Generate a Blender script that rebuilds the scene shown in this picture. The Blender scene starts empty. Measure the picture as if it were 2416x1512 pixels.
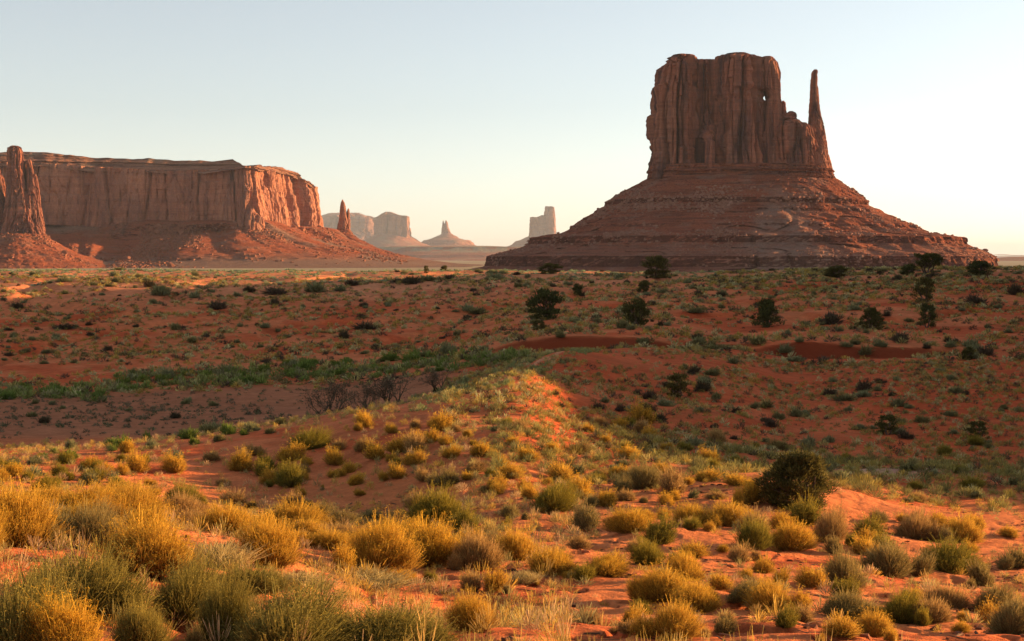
import bpy, math, random
import numpy as np
from mathutils import Vector, Matrix

# ------------------------------------------------------------------ camera, sky, sun, exposure
S = bpy.context.scene
C = S.collection
F, CX, CY = 3354.0, 1207.5, 756.0          # photograph measured at 2415 x 1512, 50 mm equivalent
PITCH = math.atan(146 / F)
HOR = 610.0
cam = bpy.data.cameras.new('camera'); cam.lens = 50.0; cam.sensor_width = 36.0
cam.clip_start = 0.1; cam.clip_end = 200000
co = bpy.data.objects.new('camera', cam); C.objects.link(co)
co.location = (0, 0, 0); co.rotation_euler = (math.radians(90) - PITCH, 0, 0)
S.camera = co

SUN_AZ, SUN_EL = 67.0, 8.0                  # degrees clockwise from the view direction (+Y), degrees up
world = bpy.data.worlds.new('World'); S.world = world; world.use_nodes = True
wn, wl = world.node_tree.nodes, world.node_tree.links
sky = wn.new('ShaderNodeTexSky'); sky.sky_type = 'NISHITA'; sky.sun_disc = False
sky.sun_elevation = math.radians(SUN_EL); sky.sun_rotation = math.radians(SUN_AZ)
sky.altitude = 1700; sky.air_density = 1.0; sky.dust_density = 1.7; sky.ozone_density = 1.0
hs = wn.new('ShaderNodeHueSaturation'); hs.inputs['Saturation'].default_value = 0.5
wl.new(sky.outputs[0], hs.inputs['Color']); wl.new(hs.outputs[0], wn['Background'].inputs[0]); wn['Background'].inputs[1].default_value = 0.080
sd = Vector((math.sin(math.radians(SUN_AZ)) * math.cos(math.radians(SUN_EL)),
             math.cos(math.radians(SUN_AZ)) * math.cos(math.radians(SUN_EL)), math.sin(math.radians(SUN_EL))))
sun = bpy.data.lights.new('sun', 'SUN'); sun.energy = 5.0; sun.angle = math.radians(0.6); sun.color = (1.0, 0.60, 0.27)
so = bpy.data.objects.new('sun', sun); C.objects.link(so)
so.rotation_euler = sd.to_track_quat('Z', 'Y').to_euler(); so.location = (60, 0, 60)
S.view_settings.view_transform = 'Standard'; S.view_settings.look = 'None'; S.view_settings.gamma = 1.0
S.view_settings.exposure = 1.58
HAZE_DENSITY = 1.7e-5
HAZE_COLOR = (0.72, 0.83, 0.96)

# ------------------------------------------------------------------ numeric helpers
def ss(a, b, x):
    t = np.clip((np.asarray(x, float) - a) / (b - a), 0, 1); return t * t * (3 - 2 * t)

def _h(ix, iy, iz, seed):
    h = (ix.astype(np.int64) * 374761393 + iy.astype(np.int64) * 668265263 + iz.astype(np.int64) * 1274126177 + seed * 974711) & 0xffffffff
    h = ((h ^ (h >> 13)) * 1274126177) & 0xffffffff
    h = ((h ^ (h >> 15)) * 2246822519) & 0xffffffff
    return ((h ^ (h >> 16)) & 0xffffff) / float(0x7fffff) - 1.0

def noise(x, y, z, seed=0):
    x, y, z = np.broadcast_arrays(np.asarray(x, float), np.asarray(y, float), np.asarray(z, float))
    ix, iy, iz = np.floor(x), np.floor(y), np.floor(z)
    fx, fy, fz = x - ix, y - iy, z - iz
    u, v, w = fx * fx * (3 - 2 * fx), fy * fy * (3 - 2 * fy), fz * fz * (3 - 2 * fz)
    c = {}
    for a in (0, 1):
        for b in (0, 1):
            for d in (0, 1):
                c[a, b, d] = _h(ix + a, iy + b, iz + d, seed)
    def L(p, q, t): return p + (q - p) * t
    return L(L(L(c[0,0,0], c[1,0,0], u), L(c[0,1,0], c[1,1,0], u), v), L(L(c[0,0,1], c[1,0,1], u), L(c[0,1,1], c[1,1,1], u), v), w)

def fbm(x, y, z=0.0, octs=4, seed=0, gain=0.5):
    s, a, t = 0.0, 1.0, 0.0
    for k in range(octs):
        s = s + a * noise(np.asarray(x) * 2**k + 17.3 * k, np.asarray(y) * 2**k - 9.1 * k, np.asarray(z) * 2**k + 3.7 * k, seed + k)
        t += a; a *= gain
    return s / t

def crack(x, y, z, seed, w=0.16):
    """1 in narrow joints, 0 on the faces between them"""
    return 1 - ss(0.0, w, np.abs(noise(x, y, z, seed)))

def worley(x, y, seed):
    """nearest and second nearest cell distance, and a random number per nearest cell"""
    x, y = np.broadcast_arrays(np.asarray(x, float), np.asarray(y, float)); ix, iy = np.floor(x), np.floor(y); o = np.zeros_like(ix)
    f1 = np.full(x.shape, 9.0); f2 = f1.copy(); rid = np.zeros(x.shape)
    for a in (-1, 0, 1):
        for b in (-1, 0, 1):
            px = ix + a + 0.5 + 0.45 * _h(ix + a, iy + b, o, seed); py = iy + b + 0.5 + 0.45 * _h(ix + a, iy + b, o + 1, seed)
            d = np.hypot(px - x, py - y); near = d < f1
            f2 = np.where(near, f1, np.minimum(f2, d)); rid = np.where(near, _h(ix + a, iy + b, o + 2, seed), rid); f1 = np.where(near, d, f1)
    return f1, f2, rid
def jointed(x, y, z, fw, seed, tall, wd=0.19):
    """faceted columns: 0 at the outer faces, negative where a column stands back or in the joint between two"""
    wob = 0.35 * noise(x / (fw * 2), y / (fw * 2), z / (fw * 3), seed + 9) + 0.10 * noise(x / (fw * .5), y / (fw * .5), z / (fw * 1.0), seed + 8)
    a, b, r = worley(x / fw + wob, y / fw + wob, seed)
    d = 0.85 * (r * 0.5 - 0.5) - 0.80 * (1 - ss(0.0, wd, b - a))
    lim = tall * (0.55 + 0.75 * np.abs(np.modf(r * 7.31)[0])); d = d - 0.35 * ss(-1.5, 1.5, z - lim)
    a, b, r = worley(x / (fw * .36) + wob * 1.5, y / (fw * .36) + wob * 1.5, seed + 31)
    blk = _h(np.floor(r * 50), np.floor(z / (fw * 1.4) + r * 5), np.zeros_like(r), seed + 7)
    d = d + 0.26 * (r * 0.5 - 0.5) - 0.30 * (1 - ss(0.0, 0.18, b - a)) + 0.15 * blk
    return d
def slope(py):
    b = (CY - np.asarray(py, float)) / F
    return (-math.sin(PITCH) + b * math.cos(PITCH)) / (math.cos(PITCH) + b * math.sin(PITCH))
def side(px, py=640.0):
    b = (CY - np.asarray(py, float)) / F
    return (np.asarray(px, float) - CX) / F / (math.cos(PITCH) + b * math.sin(PITCH))
def pixel(x, y, z):
    """world point -> photograph pixel (used only to describe and sort things)"""
    f = y * math.cos(PITCH) - z * math.sin(PITCH); u = y * math.sin(PITCH) + z * math.cos(PITCH)
    return CX + F * x / f, CY - F * u / f

def pchip(xs, ys, x):
    xs, ys = np.asarray(xs, float), np.asarray(ys, float)
    h = np.diff(xs); dl = np.diff(ys) / h
    m = np.zeros_like(ys); m[0], m[-1] = dl[0], dl[-1]
    for i in range(1, len(xs) - 1):
        if dl[i-1] * dl[i] > 0:
            w1, w2 = 2*h[i] + h[i-1], h[i] + 2*h[i-1]
            m[i] = (w1 + w2) / (w1 / dl[i-1] + w2 / dl[i])
    x = np.clip(x, xs[0], xs[-1]); k = np.clip(np.searchsorted(xs, x) - 1, 0, len(xs) - 2)
    t = (x - xs[k]) / h[k]
    return ((1+2*t)*(1-t)**2 * ys[k] + t*(1-t)**2 * h[k]*m[k] + t*t*(3-2*t) * ys[k+1] + t*t*(t-1) * h[k]*m[k+1])

# ------------------------------------------------------------------ mesh helpers
def make_mesh(name, V, faces, mats=(), smooth=False, attrs=None, mat_index=None):
    """V (n,3); faces: list of integer arrays (m,k)"""
    me = bpy.data.meshes.new(name)
    V = np.ascontiguousarray(V, dtype=np.float32)
    faces = [np.asarray(f, np.int32) for f in faces if len(f)]
    me.vertices.add(len(V)); me.vertices.foreach_set('co', V.ravel())
    loops = np.concatenate([f.ravel() for f in faces])
    tot = np.concatenate([np.full(len(f), f.shape[1], np.int32) for f in faces])
    st = np.concatenate([[0], np.cumsum(tot)[:-1]]).astype(np.int32)
    me.loops.add(len(loops)); me.loops.foreach_set('vertex_index', loops)
    me.polygons.add(len(tot)); me.polygons.foreach_set('loop_start', st); me.polygons.foreach_set('loop_total', tot)
    if mat_index is not None: me.polygons.foreach_set('material_index', np.asarray(mat_index, np.int32))
    me.polygons.foreach_set('use_smooth', np.full(len(tot), bool(smooth)))
    for m in mats: me.materials.append(m)
    for k, v in (attrs or {}).items():
        v = np.asarray(v, np.float32)
        if v.ndim == 1:
            a = me.attributes.new(k, 'FLOAT', 'POINT'); a.data.foreach_set('value', v)
        else:
            a = me.attributes.new(k, 'FLOAT_COLOR', 'POINT')
            a.data.foreach_set('color', np.concatenate([v, np.ones((len(v), 1), np.float32)], 1).ravel())
    me.update(); me.validate()
    return me

def link(name, me, parent=None, loc=None):
    o = bpy.data.objects.new(name, me); C.objects.link(o)
    if parent: o.parent = parent
    if loc is not None: o.location = loc
    return o
def tag(o, label=None, cat=None, group=None, kind=None):
    if label: o['label'] = label
    if cat: o['category'] = cat
    if group: o['group'] = group
    if kind: o['kind'] = kind
    return o
def empty(name, loc, label, cat, group=None, rz=0.0):
    o = bpy.data.objects.new(name, None); C.objects.link(o); o.location = loc; o.rotation_euler = (0, 0, rz)
    o.empty_display_size = 0.5
    return tag(o, label, cat, group)
def grid_faces(nr, nc, wrap):
    i = np.arange(nr - 1)[:, None]; j = np.arange(nc if wrap else nc - 1)[None, :]
    a = i * nc + j; b = i * nc + (j + 1) % nc
    return np.stack([a, b, b + nc, a + nc], -1).reshape(-1, 4)
class MB:
    def __init__(s): s.V = []; s.Fq = []; s.Ft = []; s.n = 0; s.A = []
    def add(s, V, quads=(), tris=(), a=0.0):
        V = np.asarray(V, float)
        if len(quads): s.Fq.append(np.asarray(quads) + s.n)
        if len(tris): s.Ft.append(np.asarray(tris) + s.n)
        s.V.append(V); s.A.append(np.broadcast_to(np.asarray(a, float), (len(V),)).copy()); s.n += len(V)
    def mesh(s, name, mats, smooth=False):
        f = []
        if s.Fq: f.append(np.concatenate(s.Fq))
        if s.Ft: f.append(np.concatenate(s.Ft))
        return make_mesh(name, np.concatenate(s.V), f, mats, smooth, {'tint': np.concatenate(s.A)})

# ------------------------------------------------------------------ materials
def new_mat(name):
    m = bpy.data.materials.new(name); m.use_nodes = True
    nt = m.node_tree; return m, nt.nodes, nt.links, nt.nodes['Principled BSDF']
def N(n, t, **k):
    x = n.new(t)
    for a, b in k.items(): setattr(x, a, b)
    return x
def mixc(n, l, fac, a, b, mode='MIX'):
    x = N(n, 'ShaderNodeMix', data_type='RGBA', blend_type=mode)
    for i, v in ((0, fac), (6, a), (7, b)):
        if hasattr(v, 'is_output'): l.new(v, x.inputs[i])
        elif isinstance(v, (tuple, list)): x.inputs[i].default_value = (*v, 1)
        else: x.inputs[i].default_value = v
    return x.outputs[2]
def ramp(n, l, src, stops):
    r = N(n, 'ShaderNodeValToRGB'); e = r.color_ramp.elements
    while len(e) < len(stops): e.new(0.5)
    for el, (p, c) in zip(e, stops):
        el.position = p; el.color = (c, c, c, 1) if not isinstance(c, tuple) else (*c, 1)
    l.new(src, r.inputs[0]); return r.outputs[0]
def tex_noise(n, l, vec, scale, detail=5.0, rough=0.55, stretch=(1, 1, 1)):
    mp = N(n, 'ShaderNodeMapping'); mp.inputs['Scale'].default_value = stretch; l.new(vec, mp.inputs[0])
    t = N(n, 'ShaderNodeTexNoise'); t.inputs['Scale'].default_value = scale; t.inputs['Detail'].default_value = detail
    t.inputs['Roughness'].default_value = rough; l.new(mp.outputs[0], t.inputs['Vector']); return t.outputs['Fac']

def rock_material(name, base, dark, light, unit, varnish=0.7, strata=0.25):
    """sandstone: vertical varnish streaks, bedding bands and grain; unit = metres of a typical column"""
    m, n, l, b = new_mat(name)
    g = N(n, 'ShaderNodeNewGeometry'); P = g.outputs['Position']
    streak = tex_noise(n, l, P, 1 / unit, 6, 0.6, (1, 1, 0.09))
    streak2 = tex_noise(n, l, P, 3.5 / unit, 4, 0.6, (1, 1, 0.05))
    patch = tex_noise(n, l, P, 0.45 / unit, 5, 0.6, (1, 1, 0.5))
    bed = tex_noise(n, l, P, 6.0 / unit, 3, 0.7, (0.03, 0.03, 1))
    grain = tex_noise(n, l, P, 12 / unit, 6, 0.7)
    c = mixc(n, l, ramp(n, l, streak, [(0.42, 0.0), (0.62, varnish)]), base, dark)
    c = mixc(n, l, ramp(n, l, patch, [(0.5, 0.0), (0.7, 0.55)]), c, light)
    c = mixc(n, l, ramp(n, l, streak2, [(0.5, 0.0), (0.75, 0.5)]), c, dark)
    c = mixc(n, l, ramp(n, l, bed, [(0.45, 0.0), (0.6, strata)]), c, dark)
    c = mixc(n, l, 0.6, c, ramp(n, l, grain, [(0.25, 0.55), (0.75, 1.35)]), 'MULTIPLY')
    l.new(c, b.inputs['Base Color']); b.inputs['Roughness'].default_value = 0.95
    b.inputs['Specular IOR Level'].default_value = 0.05
    bm = N(n, 'ShaderNodeBump'); bm.inputs['Strength'].default_value = 0.8; bm.inputs['Distance'].default_value = unit * 0.12
    h = N(n, 'ShaderNodeMath', operation='ADD'); l.new(streak2, h.inputs[0]); l.new(grain, h.inputs[1])
    h2 = N(n, 'ShaderNodeMath', operation='ADD'); l.new(h.outputs[0], h2.inputs[0]); l.new(bed, h2.inputs[1])
    l.new(h2.outputs[0], bm.inputs['Height']); l.new(bm.outputs[0], b.inputs['Normal'])
    return m

def talus_material(name, base, dark, scree, unit, spec=0.5, bedmix=0.32):
    """loose slope: red soil, grey scree patches, pale stones, bedrock exposed where steep"""
    m, n, l, b = new_mat(name)
    g = N(n, 'ShaderNodeNewGeometry'); P = g.outputs['Position']
    sx = N(n, 'ShaderNodeSeparateXYZ'); l.new(g.outputs['True Normal'], sx.inputs[0])
    big = tex_noise(n, l, P, 0.35 / unit, 5, 0.6)
    fine = tex_noise(n, l, P, 5 / unit, 6, 0.75)
    bed = tex_noise(n, l, P, 3.0 / unit, 3, 0.7, (0.04, 0.04, 1))
    v = N(n, 'ShaderNodeTexVoronoi'); v.inputs['Scale'].default_value = 3.2 / unit; l.new(P, v.inputs['Vector'])
    at = N(n, 'ShaderNodeAttribute', attribute_name='tint')
    c = mixc(n, l, ramp(n, l, bed, [(0.45, 0.0), (0.60, bedmix)]), base, dark)
    c = mixc(n, l, ramp(n, l, big, [(0.5, 0.0), (0.66, 0.45)]), c, scree)
    c = mixc(n, l, at.outputs['Fac'], c, scree)
    c = mixc(n, l, ramp(n, l, v.outputs['Distance'], [(0.0, spec), (0.28, 0.0)]), c, tuple(min(1, x * 1.5) for x in scree))
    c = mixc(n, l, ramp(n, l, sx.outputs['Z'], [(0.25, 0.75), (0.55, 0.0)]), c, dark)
    c = mixc(n, l, 0.8, c, ramp(n, l, fine, [(0.28, 0.5), (0.72, 1.45)]), 'MULTIPLY')
    l.new(c, b.inputs['Base Color']); b.inputs['Roughness'].default_value = 1.0; b.inputs['Specular IOR Level'].default_value = 0.02
    bm = N(n, 'ShaderNodeBump'); bm.inputs['Strength'].default_value = 0.9; bm.inputs['Distance'].default_value = unit * 0.25
    l.new(fine, bm.inputs['Height']); l.new(bm.outputs[0], b.inputs['Normal'])
    return m

def leaf_material(name, low, tip, alt, trans=0.35, spread=0.5):
    """foliage: colour runs from the stem (tint 0) to the tip or flower (tint 1), varies leaf by leaf and plant by plant"""
    m, n, l, b = new_mat(name)
    at = N(n, 'ShaderNodeAttribute', attribute_name='tint')
    g = N(n, 'ShaderNodeNewGeometry'); oi = N(n, 'ShaderNodeObjectInfo')
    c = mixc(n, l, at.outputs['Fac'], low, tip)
    r2 = N(n, 'ShaderNodeMath', operation='MULTIPLY'); l.new(oi.outputs['Random'], r2.inputs[0]); r2.inputs[1].default_value = spread
    c = mixc(n, l, r2.outputs[0], c, alt)
    c = mixc(n, l, 0.85, c, ramp(n, l, g.outputs['Random Per Island'], [(0.0, 0.5), (1.0, 1.5)]), 'MULTIPLY')
    l.new(c, b.inputs['Base Color']); b.inputs['Roughness'].default_value = 0.8; b.inputs['Specular IOR Level'].default_value = 0.1
    t = N(n, 'ShaderNodeBsdfTranslucent'); l.new(c, t.inputs[0])
    mx = N(n, 'ShaderNodeMixShader'); mx.inputs[0].default_value = trans
    l.new(b.outputs[0], mx.inputs[1]); l.new(t.outputs[0], mx.inputs[2]); l.new(mx.outputs[0], n['Material Output'].inputs[0])
    return m

def scrub_material(name, trans=0.3):
    m, n, l, b = new_mat(name)
    at = N(n, 'ShaderNodeAttribute', attribute_name='shade')
    g = N(n, 'ShaderNodeNewGeometry')
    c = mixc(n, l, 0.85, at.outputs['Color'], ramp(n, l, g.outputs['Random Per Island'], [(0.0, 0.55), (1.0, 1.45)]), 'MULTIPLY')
    l.new(c, b.inputs['Base Color']); b.inputs['Roughness'].default_value = 0.85; b.inputs['Specular IOR Level'].default_value = 0.08
    t = N(n, 'ShaderNodeBsdfTranslucent'); l.new(c, t.inputs[0])
    mx = N(n, 'ShaderNodeMixShader'); mx.inputs[0].default_value = trans
    l.new(b.outputs[0], mx.inputs[1]); l.new(t.outputs[0], mx.inputs[2]); l.new(mx.outputs[0], n['Material Output'].inputs[0])
    return m

M = {}
M['butte'] = rock_material('butte_sandstone', (0.37, 0.130, 0.078), (0.080, 0.042, 0.040), (0.45, 0.195, 0.118), 14, 0.9)
M['butte_base'] = rock_material('butte_shale', (0.32, 0.095, 0.052), (0.10, 0.042, 0.032), (0.38, 0.14, 0.08), 10, 0.4, 0.9)
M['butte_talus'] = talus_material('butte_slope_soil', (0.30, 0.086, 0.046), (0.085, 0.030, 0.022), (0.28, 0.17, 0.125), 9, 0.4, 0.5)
M['mesa'] = rock_material('mesa_sandstone', (0.44, 0.175, 0.10), (0.17, 0.085, 0.07), (0.55, 0.26, 0.15), 30, 0.7, 0.25)
M['mesa_cap'] = talus_material('mesa_cap_ledges', (0.34, 0.15, 0.09), (0.13, 0.06, 0.045), (0.31, 0.24, 0.165), 16, 0.25, 0.9)
M['mesa_talus'] = talus_material('mesa_slope_soil', (0.31, 0.088, 0.044), (0.12, 0.043, 0.03), (0.23, 0.14, 0.10), 15)
M['far_rock'] = rock_material('far_sandstone', (0.42, 0.19, 0.11), (0.22, 0.11, 0.085), (0.5, 0.27, 0.17), 120, 0.6, 0.3)
M['far_talus'] = talus_material('far_slope_soil', (0.33, 0.125, 0.07), (0.20, 0.08, 0.05), (0.32, 0.25, 0.16), 90, 0.2)
M['red_boulder'] = rock_material('red_boulder_stone', (0.30, 0.115, 0.065), (0.15, 0.06, 0.04), (0.38, 0.18, 0.11), 5, 0.5, 0.2)
M['boulder'] = rock_material('boulder_stone', (0.33, 0.15, 0.10), (0.17, 0.075, 0.052), (0.44, 0.26, 0.19), 3, 0.5, 0.2)
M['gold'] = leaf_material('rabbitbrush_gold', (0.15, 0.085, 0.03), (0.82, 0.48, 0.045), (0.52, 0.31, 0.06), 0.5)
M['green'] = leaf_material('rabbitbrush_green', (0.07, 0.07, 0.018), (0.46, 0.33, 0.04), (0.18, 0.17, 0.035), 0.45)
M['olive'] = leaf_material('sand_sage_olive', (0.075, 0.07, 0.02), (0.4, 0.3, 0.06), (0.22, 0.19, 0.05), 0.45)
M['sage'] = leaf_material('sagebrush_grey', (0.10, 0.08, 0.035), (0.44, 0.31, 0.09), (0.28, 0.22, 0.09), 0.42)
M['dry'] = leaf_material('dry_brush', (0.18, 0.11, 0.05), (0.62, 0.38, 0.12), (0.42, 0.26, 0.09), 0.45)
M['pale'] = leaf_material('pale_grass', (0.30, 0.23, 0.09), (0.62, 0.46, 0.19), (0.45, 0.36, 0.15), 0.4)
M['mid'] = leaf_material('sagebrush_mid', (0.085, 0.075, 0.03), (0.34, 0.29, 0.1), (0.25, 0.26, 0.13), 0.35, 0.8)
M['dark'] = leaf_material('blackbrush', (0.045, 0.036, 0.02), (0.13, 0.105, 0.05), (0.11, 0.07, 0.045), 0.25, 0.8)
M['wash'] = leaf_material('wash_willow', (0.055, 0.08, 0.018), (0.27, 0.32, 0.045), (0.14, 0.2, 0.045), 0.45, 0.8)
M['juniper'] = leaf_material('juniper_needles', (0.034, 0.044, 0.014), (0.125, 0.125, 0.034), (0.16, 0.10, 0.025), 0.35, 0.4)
M['bark'] = leaf_material('juniper_bark', (0.10, 0.065, 0.045), (0.16, 0.11, 0.08), (0.12, 0.08, 0.05), 0.0)
M['twig'] = leaf_material('bare_twigs', (0.05, 0.045, 0.03), (0.20, 0.125, 0.07), (0.10, 0.08, 0.05), 0.2)
M['scrub'] = scrub_material('low_scrub_leaves')

# ------------------------------------------------------------------ terrain height
COLS = {  # photograph column -> (distance in metres, photograph row of the ground there)
 -250: [(8,1600),(11,1470),(15,1330),(19,1225),(23,1215),(28,1225),(34,1190),(42,1140),(55,1090),(75,1050),(110,975),(130,940),(150,908),(180,850),(220,770),(260,700),(300,652),(330,638)],
 0:    [(8,1600),(11,1480),(15,1345),(19,1240),(23,1228),(28,1232),(34,1190),(42,1138),(55,1090),(75,1050),(110,972),(130,937),(150,905),(180,848),(220,770),(260,700),(300,651),(330,638)],
 300:  [(8,1620),(11,1520),(15,1390),(19,1280),(22,1262),(27,1262),(34,1225),(44,1145),(54,1095),(64,1058),(72,1052),(95,1008),(120,955),(140,915),(155,888),(185,835),(220,768),(260,700),(300,653),(330,639)],
 600:  [(8,1640),(11,1560),(15,1440),(20,1320),(24,1272),(29,1282),(36,1240),(44,1180),(52,1110),(62,1025),(68,1012),(80,1018),(100,985),(120,945),(135,905),(150,883),(180,835),(220,765),(260,700),(300,655),(330,640)],
 900:  [(8,1650),(12,1560),(16,1460),(21,1370),(26,1300),(31,1285),(37,1240),(44,1165),(52,1075),(60,1000),(66,968),(72,966),(85,990),(105,965),(120,925),(135,890),(150,865),(180,820),(220,760),(260,702),(300,656),(330,641)],
 1100: [(8,1660),(12,1560),(17,1455),(24,1345),(30,1275),(36,1205),(44,1118),(52,1040),(60,985),(68,930),(73,915),(80,925),(100,915),(118,885),(135,855),(150,835),(180,800),(220,745),(260,690),(300,652),(330,640)],
 1230: [(8,1660),(12,1560),(17,1455),(24,1345),(30,1265),(36,1192),(44,1110),(52,1038),(60,985),(68,925),(75,888),(82,880),(92,882),(110,862),(130,838),(144.6,828),(145.4,804),(165,785),(190,755),(230,710),(270,668),(300,650),(330,641)],
 1340: [(8,1660),(12,1560),(17,1455),(24,1345),(30,1268),(36,1198),(44,1130),(52,1078),(60,1035),(70,985),(82,925),(95,868),(108,830),(118,826),(135,838),(145.2,838),(145.9,792),(165,776),(190,745),(230,705),(270,668),(300,648),(330,641)],
 1500: [(8,1660),(12,1560),(17,1455),(24,1350),(30,1270),(36,1198),(44,1130),(52,1085),(60,1052),(70,1012),(82,962),(95,908),(110,852),(125,822),(135,822),(145.2,838),(145.9,796),(165,768),(190,738),(230,703),(265,668),(300,648),(330,644)],
 1700: [(8,1660),(12,1560),(17,1460),(24,1355),(30,1278),(36,1208),(44,1142),(52,1100),(60,1075),(70,1038),(82,978),(95,922),(110,872),(125,838),(140,822),(147.2,828),(148,811),(165,790),(190,755),(230,705),(265,664),(300,645),(330,646)],
 1900: [(8,1660),(12,1565),(17,1465),(24,1365),(30,1292),(36,1225),(44,1158),(52,1118),(60,1096),(70,1065),(80,1030),(95,970),(110,915),(125,872),(136,848),(144.6,852),(145.4,806),(165,785),(190,750),(230,700),(262,655),(290,637),(330,646)],
 2100: [(8,1670),(12,1570),(17,1475),(24,1385),(30,1315),(36,1248),(44,1185),(52,1138),(60,1098),(70,1070),(78,1040),(86,992),(95,962),(110,905),(125,862),(136,846),(145.2,850),(146,820),(165,785),(190,745),(230,695),(262,652),(290,634),(330,646)],
 2415: [(8,1680),(12,1580),(17,1490),(24,1405),(30,1340),(36,1275),(44,1205),(52,1150),(60,1110),(70,1078),(78,1045),(86,1000),(95,965),(110,908),(130,852),(150,812),(190,745),(230,690),(262,648),(290,631),(330,646)],
 2750: [(8,1680),(12,1580),(17,1500),(24,1415),(30,1350),(36,1285),(44,1215),(52,1155),(60,1112),(70,1078),(78,1045),(86,1005),(95,965),(110,908),(130,852),(150,812),(190,742),(230,685),(262,645),(290,628),(330,646)],
}
DG = np.concatenate([np.arange(0, 8, 0.5), np.exp(np.linspace(math.log(8), math.log(345), 900)), np.exp(np.linspace(math.log(350), math.log(1600), 40))])
TAB = []
for px, prof in COLS.items():
    d = [0, 3] + [p[0] for p in prof] + [420, 650, 1600]
    z = [-1.72, -1.74 - 0.06 * 1] + [float(slope(p[1]) * p[0]) for p in prof] + [-7, -15, -15]
    TAB.append(pchip(d, z, DG))
TAB = np.array(TAB); CPX = np.array(list(COLS.keys()), float)
PXF = np.linspace(-250, 2750, 301)
FINE = np.stack([pchip(CPX, TAB[:, j], PXF) for j in range(len(DG))], 1)
k = np.exp(-0.5 * (np.arange(-6, 7) / 2.5) ** 2); k /= k.sum()
FINE = np.stack([np.convolve(np.pad(FINE[:, j], 6, mode='edge'), k, 'valid') for j in range(len(DG))], 1)

def base_height(px, d):
    px = np.clip(px, -250, 2750); fi = (px + 250) / 10.0
    i = np.clip(fi.astype(int), 0, 299); fx = fi - i
    d = np.clip(d, 0, 1600); j = np.clip(np.searchsorted(DG, d) - 1, 0, len(DG) - 2); fd = (d - DG[j]) / (DG[j+1] - DG[j])
    a = FINE[i, j] * (1-fx) + FINE[i+1, j] * fx; b = FINE[i, j+1] * (1-fx) + FINE[i+1, j+1] * fx
    return a * (1-fd) + b * fd

RIDGE_S = [14, 22, 28, 35, 42, 53, 62, 72, 81, 100, 135, 180, 225, 265, 300, 360]
RIDGE_Z = [-30, -12, -5.5, -3.0, -0.8, 1.4, 2.4, 4.0, 9, 12, 18, 28, 40, 48, 20, -30]
def height(x, y, detail=True):
    x, y = np.asarray(x, float), np.asarray(y, float)
    r = np.hypot(x, y); th = np.arctan2(x, y)
    tl, tr = math.atan((-250 - CX) / F), math.atan((2750 - CX) / F)
    tc = np.clip(th, tl, tr); d = r * np.cos(tc); px = CX + F * np.tan(tc) * 0.9995
    z = base_height(px, d)
    back = ss(1.2, 2.4, np.abs(th))
    z = z * (1 - back) + (-1.75 - 2.5 * ss(4, 80, r)) * back
    # hill to the right of the view that keeps the low sun off the wash
    s = y * math.sin(math.radians(SUN_AZ)) - x * math.cos(math.radians(SUN_AZ))
    crest = np.interp(s, RIDGE_S, RIDGE_Z)
    sx = x - (0.37 * np.maximum(y, 0) + 7)
    w = ss(0, 1, sx / (18 + 0.12 * np.maximum(y, 1))) * (1 - ss(0, 1, (sx - 60 - 0.3 * np.maximum(y, 1)) / (60 + 0.5 * np.maximum(y, 1))))
    z = np.where(y > 5, np.maximum(z, z + (crest - z) * w), z)
    if detail:
        a = np.clip(r / 60, 0.25, 1.3) * (1 - ss(600, 3000, r)) * (1 - 0.8 * ss(95, 112, d) * (1 - ss(158, 185, d)) * ss(1120, 1260, px))
        z = z + a * (0.30 * fbm(x / 9, y / 9, 0, 3, 5) + 0.10 * fbm(x / 2.2, y / 2.2, 0, 3, 11))
        near = 1 - ss(25, 60, r)
        z = z + (1 - ss(45, 80, r)) * ss(4, 14, r) * (0.26 * fbm(x / 4.5, y / 4.5, 0, 3, 29) + 0.07 * fbm(x / 1.4, y / 1.4, 0, 2, 37))
        z = z + near * (0.09 * fbm(x / 0.7, y / 0.7, 0, 3, 23) - 0.10 * ss(0.25, 0.6, fbm(x / 0.32, y / 0.32, 0, 2, 31)))
        gul = np.abs(fbm(x / 26, y / 26, 0, 3, 41)); z = z - ss(165, 195, r) * (1 - ss(300, 340, r)) * 1.1 * (1 - ss(0.0, 0.13, gul))
        z = z + 6 * ss(1500, 6000, r) * fbm(x / 900, y / 900, 0, 3, 51)
    return z

# first ground hit of the sight line through a photograph pixel
_dm = np.exp(np.linspace(math.log(5), math.log(340), 1500))
def ground_at(px, py, dmin=5.0):
    sl = float(slope(py)); x = float(side(px, py)) * _dm
    z = height(x, _dm); hit = np.nonzero((sl * _dm <= z) & (_dm >= dmin))[0]
    if not len(hit): return None
    i = hit[0]; return np.array([x[i], _dm[i], z[i]])

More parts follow.
